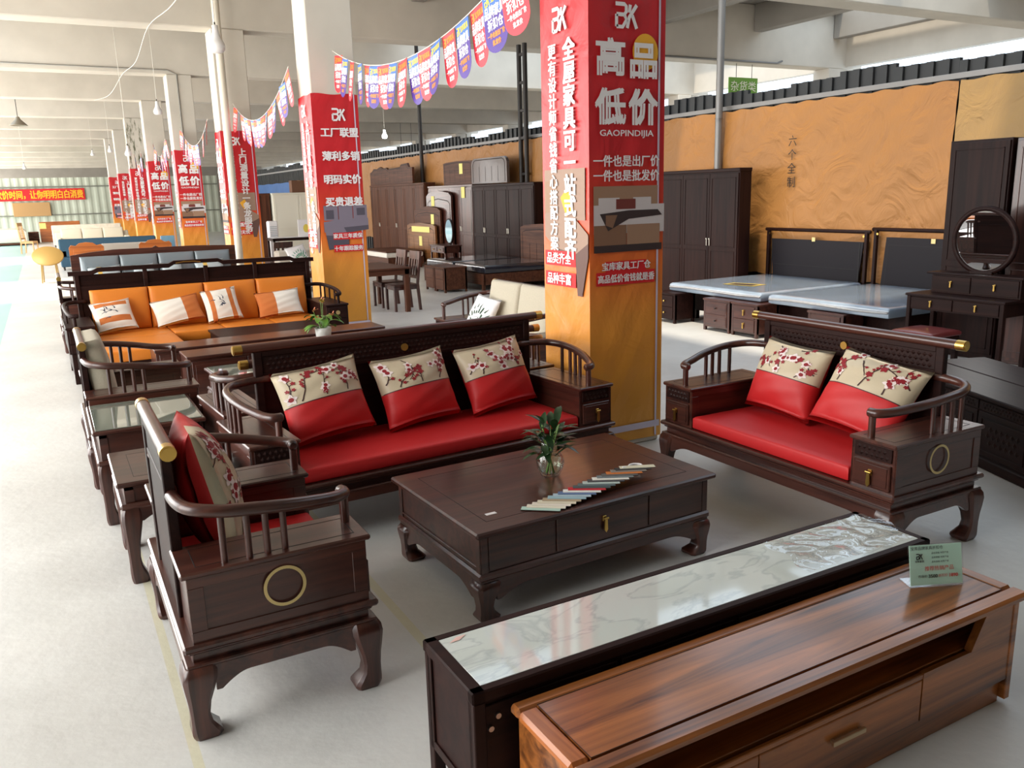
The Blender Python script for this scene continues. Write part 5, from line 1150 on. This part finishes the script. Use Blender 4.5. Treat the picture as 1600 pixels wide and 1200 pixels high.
def slat_bed(t, w, L, m_, zh, style):
    for X in (0, w-.05): MB().box(X, X+.05, L-.05, L, 0, zh, 0, .006).build('post', m_('z'), t)
    m = MB(); m.tube([(-.03, L-.025, zh), (w+.03, L-.025, zh)], .026, 10); m.build('top_rail', m_('x'), t)
    m = MB()
    if style == 0:
        m.prism([(.16, .40), (w-.14, .40), (w-.06, zh-.14), (.10, zh-.14)], 'xz', L-.04, L-.02); m.box(.18, w-.16, L-.046, L-.04, .72, .728, 1, b=0)
        for X in (.12, w-.12): m.box(X-.008, X+.008, L-.044, L-.04, .42, zh-.16, 1, b=0)
    else:
        m.prism([(.14, .40), (w-.06, .40), (w-.06, zh-.10), (.20, zh-.10)], 'xz', L-.04, L-.02)
        for k in range(6): X = w*.62+k*.07; m.stroke([(X, .45), (X+.04, zh-.14)], .008, (0, L-.042, 0), (1, 0, 0), (0, 0, 1), 1)
        m.stroke([(.2, .45), (.24, zh-.2), (w*.6, zh-.2), (w*.57, .45)], .008, (0, L-.042, 0), (1, 0, 0), (0, 0, 1), 1)
    m.build('headboard', [mat('dark_leather', (36, 32, 36), .5, spec=.2), BLACK], t)
    for X in (.03, w-.09): m = MB().cyl((X+.03, L-.052, zh-.06), .016, .004, 'y', 12).build('brass_cap', BRASS, t)
    MB().box(w*.5-.03, w*.5+.03, L-.052, L-.048, zh-.16, zh-.10, 0, 0).build('brass_plate', PALEBRASS, t)
    m = MB(); m.box(.04, w-.04, .36, L-.05, .14, .44, 0, .006); m.build('bed_frame', m_('y'), t)
    for X in (.08, w-.14): MB().box(X, X+.06, .42, .48, 0, .14, 0, .004).build('leg', m_('z'), t)
for nm, y, w, zh, st, lab, ml in (('bed', 9.76, 1.86, 1.25, 0, 'dark double bed with film wrapped mattress next to the four door wardrobe', 'film wrapped mattress with golden label on the bed next to the four door wardrobe'), ('bed', 7.80, 1.80, 1.29, 1, 'dark double bed with ribbed headboard beside the tall wardrobe', 'bluish film wrapped mattress on the bed with the ribbed headboard')):
    t = thing(nm, lab, 'bed', FX(7.98, y), -90, None); slat_bed(t, w, 1.98, ebony, zh, st)
    mt = thing('mattress', ml, 'mattress', FX(7.98, y), -90); seat_pad(.02, w-.02, .0, 1.90, .442, .56, FILMB, mt, 'cover', .006, .03)
    m = MB(); m.tube(catmull([(.03, .0, .50), (.5, -.01, .515), (w-.5, -.008, .50), (w-.03, .0, .51)], 5), .018, 7); m.build('film_fold', mat('crumpled_film', (168, 168, 170), .15, coat=1.0, bump=.8, bscale=30), mt)
    if st == 0:
        m = MB(); m.poly([(.75, .35), (1.25, .45), (1.2, .75), (.72, .6)], (0, 0, .5685), (1, 0, 0), (0, 1, 0), 0); m.poly([(.8, .40), (1.18, .48), (1.15, .66), (.79, .56)], (0, 0, .5690), (1, 0, 0), (0, 1, 0), 1); m.build('paper_label', [mat('gold_paper', (190, 166, 88), .5), P_DARK], mt)
for y, w, st, m_, lab in ((9.84, .44, 'knob', ebony, 'dark bedside cabinet with two round brass knobs nearest the near pillar'), (8.79, .50, 'carved', rose, 'bedside cabinet with carved drawer fronts at the foot of the film wrapped bed'), (8.25, .46, 'pull', rose, 'bedside cabinet with brass swing pulls beside the carved one'), (7.09, .52, 'knob', rose, 'low bedside cabinet at the foot of the bed with the ribbed headboard')):
    t = thing('bedside_cabinet', lab, 'cabinet', FX(7.80 if y != 7.09 else 7.93, y), -90, 'bedside cabinets at the bed feet'); nightstand(t, w, .38, .437, m_, st)
# dressing table with round mirror
t = thing('dressing_table', 'dark dressing table with round mirror and small brass pulls', 'dressing table', FX(8.02, 5.84), -90); w, d = 1.06, .46
MB().box(-.015, w+.015, -.015, d, .725, .75, 0, .005).build('table_top', ebony('x'), t); MB().box(.02, w-.02, .01, d-.01, .585, .726, 0, .003).build('apron', ebony('x'), t)
for X in (0, w-.045):
    for Y in (0, d-.05): MB().box(X, X+.045, Y, Y+.045, 0, .726, 0, .004).build('leg', ebony('z'), t)
for xa, xb in ((.05, w/2-.01), (w/2+.01, w-.05)): o = MB().box(xa, xb, -.002, .012, .60, .715, 0, .003).build('drawer', ebony('x'), t); pull(o, (xa+xb)/2, -.002, .66, .8)
MB().box(.10, w, .25, d, .75, .945, 0, .003).box(.05, w+.03, .22, d, .945, .965, 0, .005).build('upper_box', ebony('x'), t)
for xa, xb in ((.12, .54), (.56, w-.02)): o = MB().box(xa, xb, .24, .252, .765, .93, 0, .003).build('drawer', ebony('x'), t); pull(o, (xa+xb)/2, .24, .85, .8)
m = MB(); cx, cz = .58, 1.30; vs = []; S_ = 40
for k in range(S_):
    a = 2*math.pi*k/S_; vs += [(cx+math.cos(a)*r_, y, cz+math.sin(a)*r_) for r_, y in ((.30, .335), (.345, .33), (.35, .365), (.30, .37))]
MT = Matrix.Translation((cx, .345, cz)) @ Matrix.Rotation(R(3), 4, 'X') @ Matrix.Translation((-cx, -.345, -cz))
m.add(vs, [(4*k+i, 4*k+(i+1) % 4, (4*((k+1) % S_))+(i+1) % 4, (4*((k+1) % S_))+i) for k in range(S_) for i in range(4)], 0, True, MT); m.box(cx-.12, cx+.12, .33, .37, .965, .99, 0, .003)
m.build('mirror_frame', ebony('x'), t); MB().cyl((cx, .345, cz), .302, .02, 'y', 40, 0, MT).build('mirror_glass', mat('mirror', (235, 235, 235), .01, metal=1.0), t)
t = thing('stool', 'low stool with dark red leather cushion before the dressing table', 'stool', FX(7.42, 5.54), -90); frame_table(t, .44, .44, .40, ebony, None, .05, .06, .0, name='seat_frame'); seat_pad(-.01, .45, -.01, .45, .401, .455, mat('oxblood_leather', (112, 44, 44), .3, coat=.4), t, 'seat', .025, .02)
# low television cabinets at the right edge
def carved_tv(t, w, d, h):
    MB().box(-.02, w+.02, -.02, d, h-.03, h, 0, .007).build('cabinet_top', ebony('x'), t); MB().box(0, w, .0, d, .07, h-.03, 0, .003).build('carcass', ebony('x'), t); MB().box(-.01, w+.01, -.012, d, 0, .075, 0, .01).build('plinth', ebony('x'), t)
    n = 4
    for i in range(n):
        xa = .03+(w-.06)*i/n+.005; xb = .03+(w-.06)*(i+1)/n-.005
        m = MB(); m.box(xa, xb, -.008, .002, h-.10, h-.04, 0, .002); carved(m, xa+.02, xb-.02, h-.095, h-.045, -.008, 0, .03); m.build('carved_strip', ebony('x'), t)
        m = MB(); m.box(xa, xb, -.010, .002, .095, h-.11, 0, .003)
        for (p, q, r_, s) in ((xa+.04, xb-.04, .13, .138), (xa+.04, xb-.04, h-.155, h-.147), (xa+.04, xa+.048, .13, h-.15), (xb-.048, xb-.04, .13, h-.15)): m.box(p, q, -.016, -.009, r_, s, 0, .002)
        carved(m, xa+.07, xb-.07, .17, h-.19, -.010, 0, .05); o = m.build('door', ebony('x'), t)
        hx = xa+.012 if i % 2 else xb-.012; k = MB(); k.box(hx-.004, hx+.004, -.016, -.009, .14, .19, 0, 0); k.box(hx-.004, hx+.004, -.016, -.009, h-.21, h-.16, 0, 0); k.build('brass_hinge', BRASS, o)
t = thing('television_cabinet', 'long dark carved cabinet behind the arm of the two seat red sofa', 'cabinet', (5.78, 4.28, 0), -112); carved_tv(t, 2.1, .40, .5)
t = thing('television_cabinet', 'second long dark cabinet standing behind the carved one at the right edge', 'cabinet', (6.20, 4.17, 0), -112); carved_tv(t, 2.1, .40, .5)

# ------------------------------------------------------------------ far bedroom group
t = thing('wardrobe', 'big very dark wardrobe left of the double iron post', 'wardrobe', FX(9.42, 19.1), -90); wardrobe(t, 3.0, .40, 2.13, ebony, 5)
t = thing('wardrobe', 'red brown wardrobe left of the big dark one behind the leaning headboards', 'wardrobe', FX(9.44, 21.9), -90); wardrobe(t, 2.75, .40, 2.15, rose, 4)
t = thing('wardrobe', 'brown wardrobe farthest along the partition, beside the second pillar', 'wardrobe', FX(9.40, 26.5), -90); wardrobe(t, 4.4, .34, 2.26, brownw, 6)
def tagpaper(t, x, z, y, w=.20, h=.26): MB().box(x, x+w, y-.003, y, z, z+h, 0, 0).build('price_tag', YTAG, t)
def arched_board(t, w, h, m_, style, tagx=None, th=.07, tilt=0, zt=None):
    if style == 'wave': prof = [(0, 0), (w, 0), (w, h*.72), (w*.9, h*.78), (w*.8, h*.93), (w*.65, h*.9), (w*.5, h), (w*.35, h*.9), (w*.2, h*.93), (w*.1, h*.78), (0, h*.72)]
    elif style == 'step': prof = [(0, 0), (w, 0), (w, h*.78), (w*.85, h*.80), (w*.8, h), (w*.55, h*.97), (w*.5, h*.84), (0, h*.80)]
    elif style == 'round': prof = [(0, 0), (w, 0), (w, h*.8), (w*.97, h*.93), (w*.92, h), (w*.08, h), (w*.03, h*.93), (0, h*.8)]
    else: prof = [(0, 0), (w, 0), (w, h*.93), (w*.9, h*.97), (w*.5, h), (w*.1, h*.97), (0, h*.93)]
    m = MB(); m.prism(prof, 'xz', 0, th); m.build('board', m_('x'), t)
    m = MB(); m.stroke([(x*.9+w*.05, z*.88+.03) for x, z in prof[1:]]+[(w*.05, .03)], .02, (0, -.004, 0), (1, 0, 0), (0, 0, 1))
    n = 5
    for i in range(1, n): m.stroke([(w*.06+w*.88*i/n, .05), (w*.06+w*.88*i/n, h*.66)], .012, (0, -.004, 0), (1, 0, 0), (0, 0, 1))
    m.build('panel_line', ebony('x'), t)
    if tagx is not None: tagpaper(t, tagx, zt if zt is not None else h*.45, -.005)
for x, y, z, w, h, m_, st, tg, lab in ((9.60, 27.0, 2.262, 1.85, .56, brownw, 'wave', None, 'wavy topped brown headboard lying on the farthest wardrobe'), (9.50, 25.05, 2.262, 1.9, .58, brownw, 'step', None, 'red brown stepped headboard on the farthest wardrobe, right of the wavy one'),
        (9.60, 21.2, 2.152, 1.75, .60, brownw, 'flat', 1.0, 'brown headboard with yellow tag on top of the red brown wardrobe'), (9.56, 19.42, 2.152, 1.85, .60, lambda a: mat('taupe_leather', (92, 80, 76), .4, coat=.2), 'round', None, 'taupe padded headboard with rounded corners on top of the big dark wardrobe')):
    t = thing('headboard', lab, 'headboard', (x, y, z), -90, 'headboards stacked on wardrobes'); arched_board(t, w, h, m_, st, tg)
for x, y, w, h, m_, tg, zt, lab in ((9.30, 21.75, 1.6, 2.02, rose, .35, 1.62, 'tall leaning headboard panel with yellow tag near its top'), (9.20, 22.4, 1.75, 1.62, brownw, 1.15, 1.15, 'middle leaning headboard panel with yellow tag at its right'), (9.08, 22.7, 1.95, 1.18, lambda a: wood('honey_wood', (108, 66, 34), (150, 100, 56), a), .85, .56, 'shortest honey brown headboard with a long yellow strip and a tag')):
    t = thing('headboard', lab, 'headboard', (x, y, 0), -90, 'headboards leaning before the red brown wardrobe'); arched_board(t, w, h, m_, 'flat', tg, .06, zt=zt)
    if h < 1.3: tagpaper(t, .35, .93, -.006, 1.25, .15)
t = thing('price_tag', 'yellow tag hanging high on the right door of the red brown wardrobe', 'tag', (9.415, 19.75, 1.82), -90); MB().box(0, .2, -.004, 0, 0, .27, 0, 0).build('paper', YTAG, t)
t = thing('bed', 'low brown bed with white edged mattress before the honey brown headboard', 'bed', FX(7.9, 23.3), -90); m = MB(); m.box(0, 1.95, .05, 1.08, .10, .30, 0, .006); m.build('bed_frame', brownw('x'), t); seat_pad(.02, 1.93, .02, 1.06, .302, .44, OFFW, t, 'mattress', .01, .03); MB().box(0, 1.95, .0, 1.08, .441, .47, 0, .004).build('cover_board', brownw('x'), t)
for X in (.05, 1.84):
    for Y in (.08, .98): MB().box(X, X+.06, Y, Y+.06, 0, .1, 0, .004).build('leg', brownw('z'), t)
for y, w, lab, ml in ((16.45, 1.45, 'brown bed with black film wrapped mattress nearest the double iron post', 'black film wrapped mattress, the nearer of two side by side'), (17.98, 1.45, 'brown bed next to the dressing table with oval mirror', 'black film wrapped mattress beside the dressing table with oval mirror')):
    t = thing('bed', lab, 'bed', FX(7.55, y), -90); m = MB(); m.box(0, w, .03, 1.75, .12, .335, 0, .006); m.build('bed_frame', brownw('x'), t)
    for X in (0, w-.06):
        for Y in (0, 1.65): MB().box(X, X+.06, Y, Y+.06, 0, .335, 0, .004).build('leg', brownw('z'), t)
    q = thing('mattress', ml, 'mattress', FX(7.55, y), -90); seat_pad(.03, w-.03, .07, 1.70, .337, .50, mat('black_film', (38, 40, 50), .18, coat=1.0, bump=.5, bscale=8), q, 'cover', .01, .03)
t = thing('headboard', 'brown panelled headboard against the big dark wardrobe right of the dark mattresses', 'headboard', FX(9.31, 16.55), -90); arched_board(t, 1.7, 1.25, brownw, 'flat', None, .06)
for y, lab in ((16.22, 'left of two brown bedside cabinets with plain drawers near the dining chairs'), (15.73, 'right of two brown bedside cabinets with plain drawers near the dining chairs')):
    t = thing('bedside_cabinet', lab, 'cabinet', FX(6.84, y), -90); nightstand(t, .46, .5, .5, brownw, 'groove')
t = thing('dressing_table', 'small dressing table with oval mirror before the leaning headboards', 'dressing table', FX(8.15, 18.95), -90); frame_table(t, .85, .42, .75, rose, None, .045, .15)
o = MB().box(.08, .4, -.012, .0, .60, .70, 0, .003).build('drawer', rose('x'), t); knob(o, .24, -.012, .65); o = MB().box(.45, .77, -.012, .0, .60, .70, 0, .003).build('drawer', rose('x'), t); knob(o, .61, -.012, .65)
m = MB(); vs = [(.45+math.cos(2*math.pi*k/30)*.22, y, 1.06+math.sin(2*math.pi*k/30)*.30) for y in (.30, .34) for k in range(30)]
m.add(vs, [tuple(range(30)), tuple(range(59, 29, -1))]+[(k, (k+1) % 30, 30+(k+1) % 30, 30+k) for k in range(30)]); m.box(.40, .5, .30, .34, .745, .78, 0, .002); m.build('mirror_frame', ebony('x'), t)
MB().disc((.45, .298, 1.06), .19, (1, 0, 0), (0, 0, 1), 0, 30, .27).build('mirror_glass', mat('dim_reflection_mirror', (110, 130, 136), .02, metal=1.0), t)  # mirror colour darkened to stand in for a dim reflection

# ------------------------------------------------------------------ dining set
t = thing('dining_table', 'dark brown square legged dining table right of the second pillar', 'table', (3.98, 13.15, 0)); frame_table(t, 1.30, 1.45, .75, brownw, None, .08, .09, .01, .02)
CH = thing('dining_chair', 'dark brown slatted dining chair nearest at the right side of the dining table', 'chair', (5.02, 13.72, 0), -90, 'dining chairs'); ladder_chair(CH, rose('z'), .44, .46, .45, .98)
dup(CH, (5.02, 14.34, 0), -90, 'second slatted dining chair on the right side of the dining table', 'dining chairs')
dup(CH, (4.25, 14.75, 0), 0, 'slatted dining chair at the far end of the dining table beside the pillar', 'dining chairs')
# group between the second and third pillars
t = thing('wardrobe', 'white two door wardrobe seen between the second and third pillars', 'wardrobe', (6.85, 29.0, 0)); wardrobe(t, 1.75, .55, 2.12, lambda a: mat('ivory_paint', (232, 228, 212), .5), 2)
t = thing('wardrobe', 'brown wardrobe end beside the white wardrobe', 'wardrobe', (6.30, 29.2, 0)); wardrobe(t, .50, .5, 2.12, brownw, 1)
t = thing('cardboard_box', 'brown box standing on top of the white wardrobe', 'box', (7.55, 29.1, 2.122)); MB().box(0, .5, 0, .35, 0, .40, 0, .006).build('carton', mat('brown_carton', (112, 78, 58), .8), t); MB().box(.2, .3, -.001, .35, .38, .402, 0, 0).build('tape', mat('carton_tape', (150, 116, 84), .4), t)
t = thing('air_conditioner', 'white upright air conditioner beside the white wardrobe', 'air conditioner', (6.22, 27.2, 0)); MB().box(0, .30, 0, .28, .04, 1.25, 0, .03).build('housing', WHITE, t); m = MB()
for k in range(9): m.box(.04, .26, -.006, .002, .62+k*.055, .645+k*.055, 0, .002)
m.build('louvre', mat('louvre_grey', (170, 176, 180), .5), t); MB().box(.02, .28, .02, .26, 0, .045, 0, .004).build('base', IRON, t)
t = thing('dining_table', 'white topped table with dark frame between the second and third pillars', 'table', (6.1, 26.2, 0)); frame_table(t, 1.7, .8, .75, ebony, WHITE, .06, .06); seat_pad(.1, 1.6, .2, .6, .01, .5, CREAM, None, 'x') if False else None
t = thing('picture_frame', 'white framed picture of a yellow flower standing on the white topped table', 'picture', (6.98, 26.55, .757)); MB().box(0, .48, 0, .03, 0, .52, 0, .004).build('frame', WHITE, t); m = MB(); m.disc((.25, -.003, .25), .09, (1, 0, 0), (0, 0, 1), 0, 16, .13); m.build('printed_picture', mat('flower_yellow', (230, 206, 90), .6), t)
dup(CH, (4.75, 20.8, 0), 60, 'dark slatted chair left of the white pillow, near the third pillar', 'dining chairs')
dup(CH, (4.75, 19.5, 0), 190, 'dark slatted chair seen from behind, nearest beside the second pillar', 'dining chairs')
t = thing('armchair', 'white upholstered armchair partly hidden by the second pillar', 'armchair', (4.40, 17.35, 0), 15); soft_sofa(t, .9, .8, .85, OFFW, 1)
pillow('scatter_pillow', 'white pillow with green fern print on the white armchair by the second pillar', .45, .43, .14, [WHITE, mat('print_fern', (70, 150, 116), .7)], palm_painter, local(t, (.36, .28, .525)), 5, 26, -12, 9)
t = thing('side_table', 'brown side table before the white armchair by the second pillar', 'table', (4.15, 15.9, 0)); frame_table(t, .7, .5, .52, brownw, None, .05, .06)
